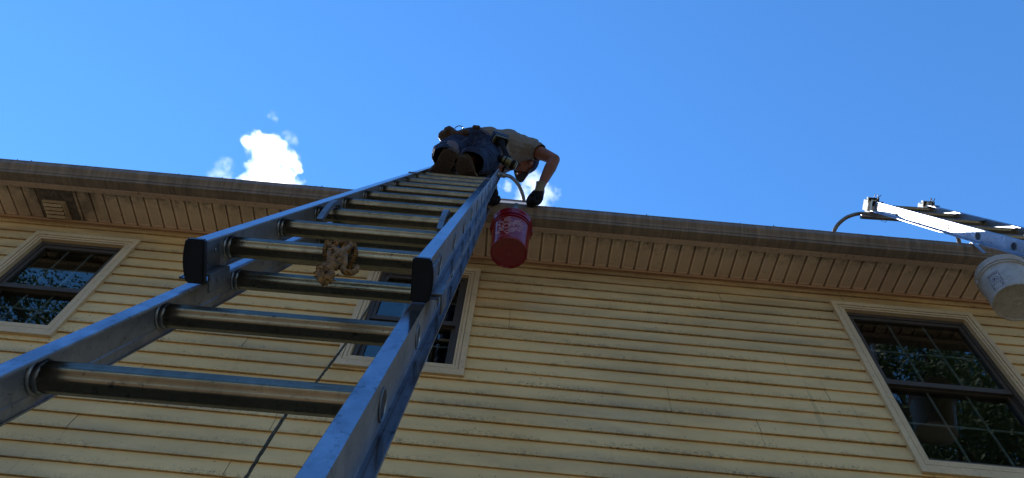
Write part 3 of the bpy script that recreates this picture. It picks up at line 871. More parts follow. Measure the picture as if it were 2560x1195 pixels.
# warning label: frame, barred circle, columns of small print
fw = lambda u, v: surf(mw, KW, u, v, .0008)
bm = bmesh.new()
A = -.052; LU, LV, LW, LH = -.130, .030, .070, .170
def lab(u, v): return (LU + u * LW, LV + v * LH)
strip(bm, [lab(0, 0), lab(1, 0), lab(1, 1), lab(0, 1), lab(0, 0)], .003, fw, 8)
cir = [(LU + .5 * LW + .022 * math.cos(k * math.pi / 12), LV + .58 * LH + .022 * math.sin(k * math.pi / 12)) for k in range(25)]
strip(bm, cir, .0035, fw, 1)
strip(bm, [(LU + .5 * LW - .016, LV + .58 * LH + .016), (LU + .5 * LW + .016, LV + .58 * LH - .016)], .0035, fw, 4)
strip(bm, [(LU + .5 * LW - .008, LV + .58 * LH - .012), (LU + .5 * LW + .003, LV + .58 * LH + .010)], .010, fw, 4)
rg = random.Random(11)
for k in range(6): 
    u = .10 + .15 * k; strip(bm, [lab(u, .82 + rg.uniform(-.03, .02)), lab(u, .95)], .0055, fw, 3)
for k in range(5):
    u = .14 + .17 * k; strip(bm, [lab(u, .26 + rg.uniform(-.02, .03)), lab(u, .36)], .0045, fw, 3)
strip(bm, [lab(.5, .03), lab(.5, .20)], LW * .84, fw, 8)
obj('warning_label', bm, MT['label'], wbody, smooth=False)

# ------------------------------------------------------------------ gutter guard strip being fitted
def m_guard():
    m = bpy.data.materials.new('guard_mesh'); m.use_nodes = True; t = NT(m); b = t.n['Principled BSDF']
    p = t.pos(); x, y, z = t.xyz(p)
    a = t.math('SUBTRACT', t.math('FRACT', t.math('DIVIDE', x, .016)), .5); c = t.math('SUBTRACT', t.math('FRACT', t.math('DIVIDE', y, .013)), .5)
    d = t.math('SQRT', t.math('ADD', t.math('MULTIPLY', a, a), t.math('MULTIPLY', c, c)))
    t.link(t.mix(t.ramp(d, .18, .24), (.30, .34, .45, 1), (.80, .82, .85, 1)), b.inputs['Base Color'])
    b.inputs['Roughness'].default_value = .5
    tr = t.add('ShaderNodeBsdfTranslucent'); tr.inputs['Color'].default_value = (.85, .87, .9, 1)
    mx = t.add('ShaderNodeMixShader'); mx.inputs[0].default_value = .8
    t.link(b.outputs[0], mx.inputs[1]); t.link(tr.outputs[0], mx.inputs[2]); t.link(mx.outputs[0], t.n['Material Output'].inputs[0])
    return m
MT['guard'] = m_guard()
gx0, gx1 = -.62, .115
za = zl + .004; pB = at(1240, 499.0, 2.60); pT = at(1240, 494.5, 2.605)
bm = bmesh.new()
add_prism(bm, [(2.514, za), (2.60, pB.z), (2.602, pB.z + .002), (2.516, za + .0025)], gx0, gx1)
guard = tag(obj('gutter_guard', bm, MT['guard'], None, (gx0, 2.51, za), smooth=False), 'pale perforated gutter guard strip the man is fitting along the gutter', 'gutter guard')
bm = bmesh.new()
add_prism(bm, [(2.6005, pB.z - .003), (2.606, pT.z), (2.612, pT.z), (2.606, pB.z - .003)], gx0, gx1)
obj('guard_edge', bm, MT['fascia'], guard, smooth=False)

# ------------------------------------------------------------------ ropes
def add_rope(bm, path, r, lay=.030, seg=7):  # three twisted strands along the path
    path = [Vector(p) for p in path]; fr = frames(path)
    L = [0]
    for a, b in zip(path, path[1:]): L.append(L[-1] + (b - a).length)
    for s in range(3):
        pp = []
        for i, p in enumerate(path):
            a = 2 * math.pi * (s / 3 + L[i] / lay); _, u, v = fr[i]
            pp.append(p + (u * math.cos(a) + v * math.sin(a)) * r * .52)
        add_tube(bm, pp, r * .56, seg)
def lin(a, b, n): return [Vector(a).lerp(Vector(b), i / n) for i in range(n + 1)]
def L1(s, n, t): return M1 @ Vector((s, n, t))
# knot round the fly's lowest rung
bm = bmesh.new()
rr = .0205 + .0055
# rung position under the knot
def rung_s(px):                               # distance along the lowest rung seen at that column
    best = None
    for i in range(200):
        s = WF * i / 199; v = M1 @ Vector((s, .02, 0)) - Vector((0, 0, H0)); x = 1280 + F_PX * v.dot(CX) / v.dot(CF)
        if best is None or abs(x - px) < best[0]: best = (abs(x - px), s)
    return best[1]
sA = rung_s(815); sB = rung_s(888)
for i in range(5):
    s0 = sA + (sB - sA) * i / 4.6
    pts = []
    for k in range(0, 29):
        a = 2 * math.pi * k / 26; s = s0 + .011 * k / 26 + .006 * math.sin(a * 2 + i)
        pts.append(L1(s, (rr + .002 * (i % 2)) * math.cos(a), (rr + .002 * (i % 2)) * math.sin(a)))
    add_rope(bm, pts, .0046, .018)
def hang(px, py, n=.03):                      # a point in front of the rung seen at (px, py)
    v = ray(px, py); O = M1 @ Vector((0, n, 0)) - Vector((0, 0, H0)); k = O.dot(n1) / v.dot(n1); q = v * k
    return Vector((q.x, q.y, q.z + H0))
add_rope(bm, catmull([hang(822, 612, .028), hang(838, 622, .034), hang(852, 640, .040), hang(838, 660, .036), hang(823, 646, .030), hang(826, 625, .03)], 8), .0052, .019)
add_rope(bm, catmull([hang(880, 612, .028), hang(868, 620, .036), hang(842, 636, .042), hang(828, 655, .040), hang(836, 668, .036), hang(856, 650, .035), hang(862, 632, .034), hang(861, 660, .034), hang(858, 675, .036), hang(872, 682, .036), hang(888, 678, .03), hang(893, 668, .02)], 8), .0052, .019)
# frayed tail
rg = random.Random(4)
add_rope(bm, catmull([hang(836, 655, .040), hang(820, 662, .042), hang(806, 674, .042), hang(802, 690, .042), hang(812, 702, .042), hang(824, 692, .042), hang(822, 674, .044), hang(832, 662, .042)], 8), .0072, .022)
for k in range(70):
    x = rg.uniform(800, 828); y = rg.uniform(664, 704); p = hang(x, y, rg.uniform(.034, .05)); q = p + Vector((rg.uniform(-.011, .011), rg.uniform(-.008, .008), rg.uniform(-.016, .010)))
    add_tube(bm, [p, p.lerp(q, .5) + Vector((rg.uniform(-.004, .004), 0, rg.uniform(-.004, .004))), q], .0013, 5)
tag(obj('rope', bm, MT['rope'], None, L1(sA, 0, 0)), 'frayed yellow rope knotted round a rung of the tall ladder', 'rope')
# hauling cord hanging behind the ladder
bm = bmesh.new()
c_top = L1(.300, -.10, 4.2 * SP)
c1 = at(978, 686, 1.75); c2 = at(870, 850, 1.45); c3 = at(800, 944, 1.32); c4 = at(615, 1195, 1.12)
pts = catmull([c_top, c1, c2, c3, c4, Vector((c4.x - .02, c4.y - .25, .55)), Vector((c4.x, c4.y - .4, .02))], 40)
add_rope(bm, pts, .0040, .020, 6)
tag(obj('hauling_cord', bm, MT['cord'], None, (c4.x, c4.y - .4, 0)), 'thin dark cord hanging slack behind the tall ladder across the siding', 'cord')

# ------------------------------------------------------------------ the man on the ladder
def m_cloth(name, c, var=.25, scale=18, rough=.9, bump=.25, spots=None):
    m, n, l, b = new_mat(name); t = NT(m); p = t.pos()
    cc = t.mix(t.ramp(t.noise(p, scale, 4, .6), .3, .7), col(tuple(k * (1 - var) for k in c)), col(tuple(k * (1 + var) for k in c)))
    if spots: cc = t.mix(t.ramp(t.noise(p, spots[0], 3), spots[1], spots[1] + .06), cc, col(spots[2]))
    l.new(cc, b.inputs['Base Color']); b.inputs['Roughness'].default_value = rough; b.inputs['Specular IOR Level'].default_value = .2
    l.new(t.bump(t.noise(p, scale * 1.6, 5, .6), bump, .012), b.inputs['Normal'])
    return m
MT['skin'] = m_cloth('skin', (.19, .078, .050), .15, 30, .55, .05)
MT['shirt'] = m_cloth('tan_shirt', (.165, .150, .138), .12, 9, .9, .5)
MT['denim'] = m_cloth('dark_denim', (.016, .023, .050), .4, 14, .9, .5, (60, .66, (.09, .11, .18)))
MT['seam'] = plain('denim_seam', (.08, .088, .12), .9)
MT['sole'] = plain('boot_sole', (.05, .036, .032), .85, var=.3, scale=60)
MT['leather'] = m_cloth('boot_leather', (.11, .052, .032), .2, 30, .6, .2)
MT['belt'] = m_cloth('belt_leather', (.055, .032, .023), .35, 25, .6, .25)
MT['glove'] = m_cloth('black_glove', (.010, .011, .016), .3, 30, .8, .3)
MT['cuff'] = m_cloth('glove_cuff', (.20, .18, .14), .25, 40, .9, .4)
MT['cap'] = m_cloth('navy_cap', (.022, .030, .065), .25, 30, .85, .2)
MT['brim'] = m_cloth('cap_brim', (.075, .070, .072), .15, 30, .85, .2)
MT['beard'] = m_cloth('stubble', (.11, .055, .040), .3, 60, .9, .3)
MT['eye'] = plain('eye', (.03, .02, .02), .25)

man = thing('person', 'man in tan shirt, dark jeans and cap leaning over the gutter from the tall ladder', 'person', tuple(W(-.42, 1.98, 3.62)))
# joints (metres, relative to eye height)
ankL, ankR = W(-.492, 1.885, 3.735), W(-.350, 1.905, 3.735)
kneL, kneR = W(-.550, 2.050, 4.075), W(-.270, 2.080, 4.085)
hipL, hipR = W(-.485, 2.195, 4.465), W(-.315, 2.210, 4.465)
pel = W(-.400, 2.200, 4.510); wai = W(-.345, 2.230, 4.620); che = W(-.200, 2.310, 4.745); nek = W(-.105, 2.390, 4.820)
shR, shL = W(.020, 2.305, 4.795), W(-.205, 2.490, 4.835)
elR, wrR = at(1386, 399, 2.285), at(1350, 470, 2.400)
elL, wrL = W(-.265, 2.420, 4.565), at(1231, 462, 2.400)
hd = at(1311, 404, 2.410)
hu = Vector((.64, .42, .64)).normalized()    # towards the crown
hf = Vector((-.34, .78, -.52)); hf = (hf - hu * hf.dot(hu)).normalized()
hs = hu.cross(hf)

def torso(bm, k=0.0):
    add_ell(bm, pel, (.165 + k, .125 + k, .115 + k), (hipR - hipL), (wai - pel))
    chain(bm, [(pel, .120 + k), (wai, .122 + k), (che, .138 + k)])
    lr = (shR - shL).normalized(); up = (nek - wai).normalized()
    add_ell(bm, wai, (.160 + k, .13, .115 + k), lr, up)
    add_ell(bm, che, (.180 + k, .17, .125 + k), lr, up)
    add_cap(bm, shL, .070 + k, shR, .074 + k)
    add_cap(bm, che, .120 + k, shR.lerp(che, .35), .098 + k); add_cap(bm, wai, .118 + k, shR.lerp(che, .5), .100 + k)
    add_cap(bm, nek, .075 + k, che, .13 + k)
bm = bmesh.new()
torso(bm)
chain(bm, [(hipL, .098), (kneL, .066), (kneL.lerp(ankL, .35), .064), (ankL, .034)])
chain(bm, [(hipR, .098), (kneR, .066), (kneR.lerp(ankR, .35), .060), (ankR, .034)])
chain(bm, [(shR, .062), (shR.lerp(elR, .5), .052), (elR, .043), (elR.lerp(wrR, .30), .047), (elR.lerp(wrR, .7), .036), (wrR, .029)])
chain(bm, [(shL, .062), (shL.lerp(elL, .5), .052), (elL, .043), (elL.lerp(wrL, .30), .046), (wrL, .029)])
chain(bm, [(nek, .060), (hd - hu * .055 - hf * .03, .056)])
# head: skull, jaw, brow, nose, cheeks, ears, lips
def H(s, f, u): return hd + hs * s + hf * f + hu * u
add_ell(bm, H(0, -.012, .030), (.074, .094, .088), hs, hf)
add_cap(bm, H(0, .018, -.030), .064, H(0, .045, -.082), .034)
add_cap(bm, H(-.035, .062, .018), .017, H(.035, .062, .018), .017)
add_cap(bm, H(0, .078, .008), .009, H(0, .100, -.030), .014)
add_ell(bm, H(-.040, .055, -.025), (.022, .020, .024), hs, hf); add_ell(bm, H(.040, .055, -.025), (.022, .020, .024), hs, hf)
add_cap(bm, H(-.018, .074, -.058), .0085, H(.018, .074, -.058), .0085); add_cap(bm, H(-.015, .071, -.070), .008, H(.015, .071, -.070), .008)
for q in (-1, 1): add_ell(bm, H(q * .078, -.010, -.012), (.010, .020, .032), hs, hf)
body_me = fused('person', bm, .0062, 4)
pb = link_mesh('body', body_me, MT['skin'], man, angle=180)
for q in (-1, 1):
    bm = bmesh.new(); add_ell(bm, H(q * .031, .066, -.002), (.013, .009, .008), hs, hf, n=2); obj('eye', bm, MT['eye'], man)
bm = bmesh.new()
add_cap(bm, H(-.016, .046, -.086), .0335, H(.016, .046, -.086), .0335)
add_cap(bm, H(-.020, .072, -.047), .0065, H(.020, .072, -.047), .0065)
link_mesh('beard', fused('beard', bm, .006, 2), MT['beard'], man, angle=180)
# cap worn with the peak forward
bm = bmesh.new()
V, F = ico(3)
add_ell(bm, H(0, -.012, .042), (.084, .104, .094), hs, hf, n=4)
t = bm
cut = [v for v in t.verts if (v.co - H(0, 0, .028)).dot(hu) < 0]
bmesh.ops.delete(t, geom=cut, context='VERTS')
cap_o = obj('cap', bm, MT['cap'], man)
bm = bmesh.new()
add_lathe(bm, [(0, .003), (.006, .0025), (.008, 0)], 16, Matrix.Translation(H(0, -.012, .135)) @ Vector((0, 0, 1)).rotation_difference(hu).to_matrix().to_4x4())
obj('cap_button', bm, MT['cap'], cap_o)
bm = bmesh.new()
rows = []
for i in range(13):
    a = (i / 12 - .5) * 2 * R(68); row = []
    for j in range(7):
        r = j / 6
        base = Vector((.083 * math.sin(a), -.012 + .103 * math.cos(a)))
        ext = base + Vector((math.sin(a) * .010, .080 * math.cos(a * 1.05))) * r
        droop = .034 - .020 * r * r - .030 * (ext.x / .083) ** 2 * (.4 + .6 * r)
        row.append((ext, droop))
    rows.append(row)
gv = [[(bm.verts.new(H(e.x, e.y, d)), bm.verts.new(H(e.x, e.y, d + .0035))) for e, d in row] for row in rows]
for i in range(12):
    for j in range(6):
        a, b, c, d = gv[i][j], gv[i + 1][j], gv[i + 1][j + 1], gv[i][j + 1]
        bm.faces.new((a[0], b[0], c[0], d[0])); bm.faces.new((a[1], d[1], c[1], b[1]))
for i in range(12):
    for j in (0, 6):
        a, b = gv[i][j], gv[i + 1][j]; bm.faces.new((a[0], a[1], b[1], b[0]))
for j in range(6):
    for i in (0, 12):
        a, b = gv[i][j], gv[i][j + 1]; bm.faces.new((a[0], a[1], b[1], b[0]))
obj('cap_peak', bm, MT['brim'], cap_o)
bm = bmesh.new()
cm = Matrix((hs, hu, hf)).transposed().to_4x4(); cm.translation = H(0, .088, .072)
t = bmesh.new(); add_lathe(t, [(0, .004), (.017, .003), (.022, -.004)], 24); merge(bm, t, cm)
obj('cap_badge', bm, MT['print'], cap_o)
# shirt with short sleeves, hem over the belt
bm = bmesh.new()
torso(bm, .014)
sl_end = shR.lerp(elR, .40)
chain(bm, [(shR, .076), (sl_end, .071)])
chain(bm, [(shL, .076), (shL.lerp(elL, .5), .070)])
add_ell(bm, wai.lerp(che, .4) + Vector((.03, -.01, -.05)), (.12, .12, .10))      # slack cloth hanging from the belly
add_cap(bm, nek, .082, nek + (hd - nek) * .25, .072)
me = fused('shirt', bm, .0070, 3, (.009, 24, (shR - wai).normalized()))
def cut_mesh(me, pts_n):
    t = bmesh.new(); t.from_mesh(me)
    for p, n_ in pts_n:
        bmesh.ops.bisect_plane(t, geom=t.verts[:] + t.edges[:] + t.faces[:], plane_co=p, plane_no=n_, clear_outer=True, clear_inner=False)
    t.to_mesh(me); t.free()
def cut_near(me, p, n_, rad):                # open the end of a sleeve or hem: drop what lies past the plane, near it
    t = bmesh.new(); t.from_mesh(me); n_ = Vector(n_).normalized()
    fs = [f for f in t.faces if (f.calc_center_median() - p).length < rad]
    es = list({e for f in fs for e in f.edges}); vs = list({v for f in fs for v in f.verts})
    bmesh.ops.bisect_plane(t, geom=vs + es + fs, plane_co=p, plane_no=n_)
    dl = [f for f in t.faces if (f.calc_center_median() - p).length < rad and (f.calc_center_median() - p).dot(n_) > 1e-5]
    bmesh.ops.delete(t, geom=dl, context='FACES')
    t.to_mesh(me); t.free()
cut_near(me, sl_end, (elR - shR), .13)
cut_near(me, shL.lerp(elL, .5), (elL - shL), .13)
cut_near(me, nek + (hd - nek) * .22, (hd - nek), .10)
hem = pel.lerp(wai, .18)
t = bmesh.new(); t.from_mesh(me)
bmesh.ops.bisect_plane(t, geom=t.verts[:] + t.edges[:] + t.faces[:], plane_co=hem, plane_no=(pel - wai).normalized(), clear_outer=True)
t.to_mesh(me); t.free()
sh = link_mesh('shirt', me, MT['shirt'], man, angle=180)
so_ = sh.modifiers.new('thick', 'SOLIDIFY'); so_.thickness = .003; so_.offset = -1
# jeans
bm = bmesh.new()
add_ell(bm, pel, (.180, .118, .138), (hipR - hipL), (wai - pel))
add_ell(bm, hipL + Vector((.012, -.030, .0)), (.108, .108, .125)); add_ell(bm, hipR + Vector((-.012, -.030, .0)), (.108, .108, .125))
cufL, cufR = ankL + Vector((-.004, -.030, -.090)), ankR + Vector((.014, -.024, -.078))
chain(bm, [(hipL, .115), (kneL, .086), (kneL.lerp(cufL, .5), .080), (cufL, .076)])
chain(bm, [(hipR, .115), (kneR, .086), (kneR.lerp(cufR, .5), .082), (cufR, .080)])
add_cap(bm, pel, .125, wai, .118)
me = fused('jeans', bm, .0075, 3, (.014, 13, Vector((.9, .3, .3)).normalized()))
cut_near(me, cufL + Vector((0, 0, -.012)), (.02, .12, -1), .12); cut_near(me, cufR + Vector((0, 0, -.012)), (-.02, .12, -1), .12)
t = bmesh.new(); t.from_mesh(me)
bmesh.ops.bisect_plane(t, geom=t.verts[:] + t.edges[:] + t.faces[:], plane_co=pel.lerp(wai, .55), plane_no=(wai - pel).normalized(), clear_outer=True)
t.to_mesh(me); t.free()
jn = link_mesh('jeans', me, MT['denim'], man, angle=180)
so_ = jn.modifiers.new('thick', 'SOLIDIFY'); so_.thickness = .003; so_.offset = -1
# raised seams laid on the jeans surface (yoke, centre seat, pocket edges)
from mathutils.bvhtree import BVHTree
def on_surface(me, px, py, off=.0015):
    bv = BVHTree.FromPolygons([v.co + ORG[man] for v in me.vertices], [p.vertices[:] for p in me.polygons])
    def f(px, py):
        o_ = Vector((0, 0, H0)); d_ = ray(px, py).normalized(); h = bv.ray_cast(o_, d_)
        return None if h[0] is None else h[0] - d_ * off
    return f
hit = on_surface(me, 0, 0)
def seam(pts, wd=.0019):
    P = []
    for (a, b) in zip(pts, pts[1:]):
        for i in range(6):
            q = hit(a[0] + (b[0] - a[0]) * i / 6, a[1] + (b[1] - a[1]) * i / 6)
            if q is not None and (not P or (q - P[-1]).length < .10): P.append(q)
    if len(P) < 3: return
    bm = bmesh.new(); add_tube(bm, P, wd, 6); obj('seam', bm, MT['seam'], jn)
seam([(1192, 341), (1185, 354), (1180, 368), (1179, 384)])
seam([(1208, 345), (1208, 358), (1208, 369)]); seam([(1212, 346), (1213, 358), (1212, 369)])
seam([(1171, 343), (1161, 350), (1151, 357)])
seam([(1120, 364), (1136, 362), (1152, 372)])
# boots
def boot(ank, toe_dir, name='boot'):
    td = Vector(toe_dir).normalized(); sd = Vector((td.y, -td.x, 0)); up = Vector((0, 0, 1))
    zb = 3.597 + .0205 + H0
    hc = Vector((ank.x, ank.y, zb)) - td * .030
    K = 1.22
    def B(f, s, u): return hc + td * (f * 1.08) + sd * (s * K) + up * u
    bm = bmesh.new()
    add_cap(bm, B(.002, 0, .080), .044, B(.030, 0, .190), .050)
    add_cap(bm, B(.0, 0, .072), .043, B(.15, 0, .070), .046)
    add_cap(bm, B(.15, 0, .070), .047, B(.205, 0, .064), .040)
    add_cap(bm, B(.02, 0, .13), .047, B(.10, 0, .085), .044)
    me = fused('boot', bm, .006, 3)
    bt = link_mesh(name, me, MT['leather'], man, angle=180)
    # sole outline: heel, waist, ball, toe
    out = []
    hw = [(-.052, .012), (-.046, .028), (-.030, .038), (0, .042), (.04, .040), (.075, .037), (.11, .043), (.15, .050), (.19, .050), (.225, .040), (.245, .024), (.252, .008)]
    ol = [(f, s) for f, s in hw] + [(f, -s) for f, s in hw[::-1]]
    bm = bmesh.new()
    def slab(z0, z1, pts):
        A = [bm.verts.new(B(f, s, z0)) for f, s in pts]; Bv = [bm.verts.new(B(f, s, z1)) for f, s in pts]; n = len(pts)
        for i in range(n): bm.faces.new((A[i], A[(i + 1) % n], Bv[(i + 1) % n], Bv[i]))
        bm.faces.new(A[::-1]); bm.faces.new(Bv)
    slab(.016, .030, ol)
    # heel block with tread lugs, and forefoot lugs
    hb = [(f, s * .98) for f, s in hw if f <= .041] + [(.052, .037)]
    slab(-.006, .0155, hb + [(f, -s) for f, s in hb[::-1]])
    fb = [(.112, .042)] + [(f, s * .98) for f, s in hw if f >= .14]
    slab(0.004, .0155, fb + [(f, -s) for f, s in fb[::-1]])
    for i in range(4):
        for j in (-1, 0, 1):
            f = -.034 + .022 * i
            if abs(j) and i == 0: continue
            a = [(f, j * .022 - .008), (f + .015, j * .022 - .008), (f + .015, j * .022 + .008), (f, j * .022 + .008)]
            slab(-.011, -.0062, a)
    obj('sole', bm, MT['sole'], bt, smooth=False)
    bm = bmesh.new()
    welt = [(f, s * 1.03) for f, s in ol]
    P = [B(f, s, .031) for f, s in welt]; add_tube(bm, P + [P[0]], .0032, 6); obj('welt', bm, MT['cuff'], bt)
boot(ankL + Vector((.010, -.012, 0)), (-.52, 1, 0)); boot(ankR + Vector((-.022, .010, 0)), (.36, 1, 0))

# gloved hands: palm, thumb and four bent fingers each, then a knitted cuff
def glove(wr, fdir, pdir, curl, cuffed=True):
    fd = Vector(fdir).normalized(); pn = Vector(pdir); pn = (pn - fd * fd.dot(pn)).normalized(); sd = fd.cross(pn)
    GK = 1.25
    def G(f, s, p): return wr + fd * f * GK + sd * s * GK + pn * p * GK
    bm = bmesh.new()
    add_cap(bm, G(-.005, 0, 0), .033, G(.025, 0, 0), .040)
    add_ell(bm, G(.055, 0, 0), (.064, .056, .030), fd, sd)
    for i, (s, ln) in enumerate(((.033, .085), (.012, .096), (-.010, .090), (-.030, .072))):
        base = G(.088 - .004 * abs(i - 1), s, 0); a = 0; p = base; r = .0150
        for seg_, (fr_, c) in enumerate(((.46, curl[0]), (.32, curl[1]), (.22, curl[2]))):
            a += c + .06 * i
            dq = fd * math.cos(a) + pn * math.sin(a)
            q = p + dq * ln * fr_ * 1.15 + sd * (.002 * (i - 1.5))
            add_cap(bm, p, r, q, r * .93, n=2); p, r = q, r * .93
    t0 = G(.025, .034, .008); t1 = G(.062, .052, .030); t2 = G(.090, .036, .048)
    add_cap(bm, t0, .023, t1, .018); add_cap(bm, t1, .018, t2, .015)
    me = fused('glove', bm, .0042, 2)
    g = link_mesh('glove', me, MT['glove'], man, angle=180)
    if cuffed:
        bm = bmesh.new()
        m_ = Matrix.Translation(wr) @ Vector((0, 0, 1)).rotation_difference(fd).to_matrix().to_4x4()
        add_lathe(bm, [(.0335, -.045), (.0370, -.042), (.0355, -.036), (.0345, -.020), (.0350, .0), (.0380, .018), (.0395, .030), (.0330, .034)], 28, m_)
        obj('glove_cuff', bm, MT['cuff'], g)
    return g
hR = at(1345, 500, 2.47)
glove(wrR, hR - wrR, (-.6, -.2, -.25), (.75, 1.15, .9))
glove(wrL, at(1230, 490, 2.47) - wrL, (.3, -.4, -.2), (.7, 1.2, .9))

# tool belt with pouches
bm = bmesh.new()
bn = (wai - pel).normalized(); bx = (hipR - hipL); bx = (bx - bn * bn.dot(bx)).normalized(); by = bn.cross(bx)
bc = pel.lerp(wai, .16)
def BL(a, h, ex=0): return bc + bx * ((.188 + ex) * math.cos(a)) + by * ((.138 + ex) * math.sin(a)) + bn * h
rings = []
for k in range(48):
    a = 2 * math.pi * k / 48; wob = .006 * math.sin(3 * a + 1)
    rings.append([bm.verts.new(BL(a, h + wob, e)) for h, e in ((-.024, 0), (.024, 0), (.024, .005), (-.024, .005))])
for k in range(48):
    a, b = rings[k], rings[(k + 1) % 48]
    for i in range(4): bm.faces.new((a[i], b[i], b[(i + 1) % 4], a[(i + 1) % 4]))
belt = obj('tool_belt', bm, MT['belt'], man)
def pouch(c, ex, ey, dims, mt, name, bev=.012):
    ex = Vector(ex).normalized(); ey = Vector(ey); ey = (ey - ex * ex.dot(ey)).normalized(); ez = ex.cross(ey)
    m_ = Matrix((ex, ey, ez)).transposed().to_4x4(); m_.translation = c
    bm = bmesh.new(); rad = min(dims) * .42
    for a in (-1, 1):
        for b in (-1, 1):
            top = m_ @ Vector((a * (dims[0] / 2 - rad), b * (dims[1] / 2 - rad), dims[2] / 2 - rad * .6)); low = m_ @ Vector((a * (dims[0] / 2 - rad) * .7, b * (dims[1] / 2 - rad) * .7, -dims[2] / 2 + rad))
            add_cap(bm, low, rad, top, rad)
    add_ell(bm, c, (dims[0] * .46, dims[1] * .46, dims[2] * .46), ex, ey)
    return link_mesh(name, fused(name, bm, .006, 2, (.004, 30)), mt, belt, angle=180)
pL = at(1129, 351, 2.12)
pouch(pL, (.6, -.5, .3), (.2, .3, 1), (.13, .095, .17), MT['belt'], 'tool_pouch', .036)
pouch(at(1150, 339, 2.08), (1, -.1, .22), (0, .2, 1), (.14, .07, .075), MT['belt'], 'tool_pouch', .028)
pouch(at(1190, 325, 2.07), (1, 0, 0), (0, .3, 1), (.062, .045, .060), MT['belt'], 'belt_flap', .010)
bm = bmesh.new()
cc = at(1147, 331, 2.06); P = [at(1135 + 0, 334, 2.06), at(1135.5, 325, 2.06), at(1140, 318, 2.06), at(1148, 314.5, 2.06), at(1156, 317, 2.06), at(1160, 323, 2.06), at(1162, 332, 2.06)]
add_tube(bm, catmull(P, 6), .0034, 8); obj('hammer_loop', bm, MT['black'], belt)

# cordless drill hanging at his right hip
MT['drill_yellow'] = plain('drill_casing', (.17, .16, .055), .45, scale=60, c2=(.05, .05, .03))
MT['drill_black'] = plain('drill_rubber', (.012, .012, .014), .9, spec=.1)
MT['battery'] = plain('battery_casing', (.022, .028, .070), .4)
MT['steel'] = m_alu('bright_steel', (.75, .75, .75), .25, tarn=.1)
dY = 2.05
rear, nose = at(1290, 416, dY + .03), at(1256, 399, dY)
chk = at(1240, 394, dY - .01); tip = at(1211, 381, dY - .03)
bot = at(1250, 350, dY + .02)
drill = thing('cordless_drill', 'yellow and black cordless drill hanging at the right hip of the man', 'drill', tuple(bot))
ax = (nose - rear).normalized()
zm = lambda p, a: Matrix.Translation(p) @ Vector((0, 0, 1)).rotation_difference(a).to_matrix().to_4x4()
L_ = (nose - rear).length
bm = bmesh.new()
add_lathe(bm, [(0, -.004), (.026, -.002), (.031, .006), (.032, L_ * .3), (.032, L_ * .34), (.033, L_ * .36), (.033, L_ * .7), (.029, L_ * .95), (.026, L_)], 28, zm(rear, ax))
dbody = obj('motor_housing', bm, MT['drill_yellow'], drill, angle=40)
bm = bmesh.new()
for f in (.12, .2, .28, .75): add_lathe(bm, [(.0322, L_ * f), (.0338, L_ * f + .002), (.0338, L_ * f + .007), (.0322, L_ * f + .009)], 28, zm(rear, ax))
obj('rubber_band', bm, MT['drill_black'], dbody)
bm = bmesh.new(); Lc = (chk - nose).length
add_lathe(bm, [(.027, 0), (.0265, Lc * .35), (.024, Lc * .4), (.0235, Lc * .75), (.016, Lc), (.006, Lc + .004), (0, Lc + .004)], 24, zm(nose, ax)); obj('chuck', bm, MT['drill_black'], drill)
bm = bmesh.new(); add_tube(bm, [chk - ax * .0, tip], .0034, 8); obj('drill_bit', bm, MT['steel'], drill)
gtop = rear.lerp(nose, .45)
bm = bmesh.new(); chain(bm, [(gtop, .030), (gtop.lerp(bot, .22), .022), (gtop.lerp(bot, .5), .0185), (gtop.lerp(bot, .72), .019), (gtop.lerp(bot, .95), .030)]); add_cap(bm, gtop.lerp(bot, .20) + ax * .022, .010, gtop.lerp(bot, .36) + ax * .020, .008)
link_mesh('grip', fused('grip', bm, .004, 2), MT['drill_black'], drill, angle=180)
gd = (bot - gtop).normalized()
def dbox(c, dims, mt, name, bev, parent=drill):
    ez = gd; ex = ax - ez * ez.dot(ax); ex.normalize(); ey = ez.cross(ex)
    m_ = Matrix((ex, ey, ez)).transposed().to_4x4(); m_.translation = c
    t = bmesh.new(); add_box(t, tuple(-d / 2 for d in dims), tuple(d / 2 for d in dims)); bmesh.ops.bevel(t, geom=t.edges[:], offset=bev, segments=3, affect='EDGES')
    bm = bmesh.new(); merge(bm, t, m_); return obj(name, bm, mt, parent, angle=50)
fo = dbox(bot - gd * .020, (.112, .074, .036), MT['drill_yellow'], 'battery_foot', .008)
dbox(bot - gd * .034, (.100, .066, .012), MT['drill_black'], 'rubber_band', .004, fo)
ba = dbox(bot + gd * .026, (.118, .076, .054), MT['battery'], 'battery', .006)
dbox(bot + gd * .026, (.121, .079, .010), MT['drill_black'], 'battery_band', .003, ba)
bm = bmesh.new(); add_tube(bm, catmull([rear + Vector((-.01, 0, -.03)), rear + Vector((-.03, 0, -.055)), rear + Vector((-.06, 0, -.05)), nose + Vector((.0, 0, -.02))], 6), .003, 8); obj('wrist_loop', bm, MT['drill_black'], drill)

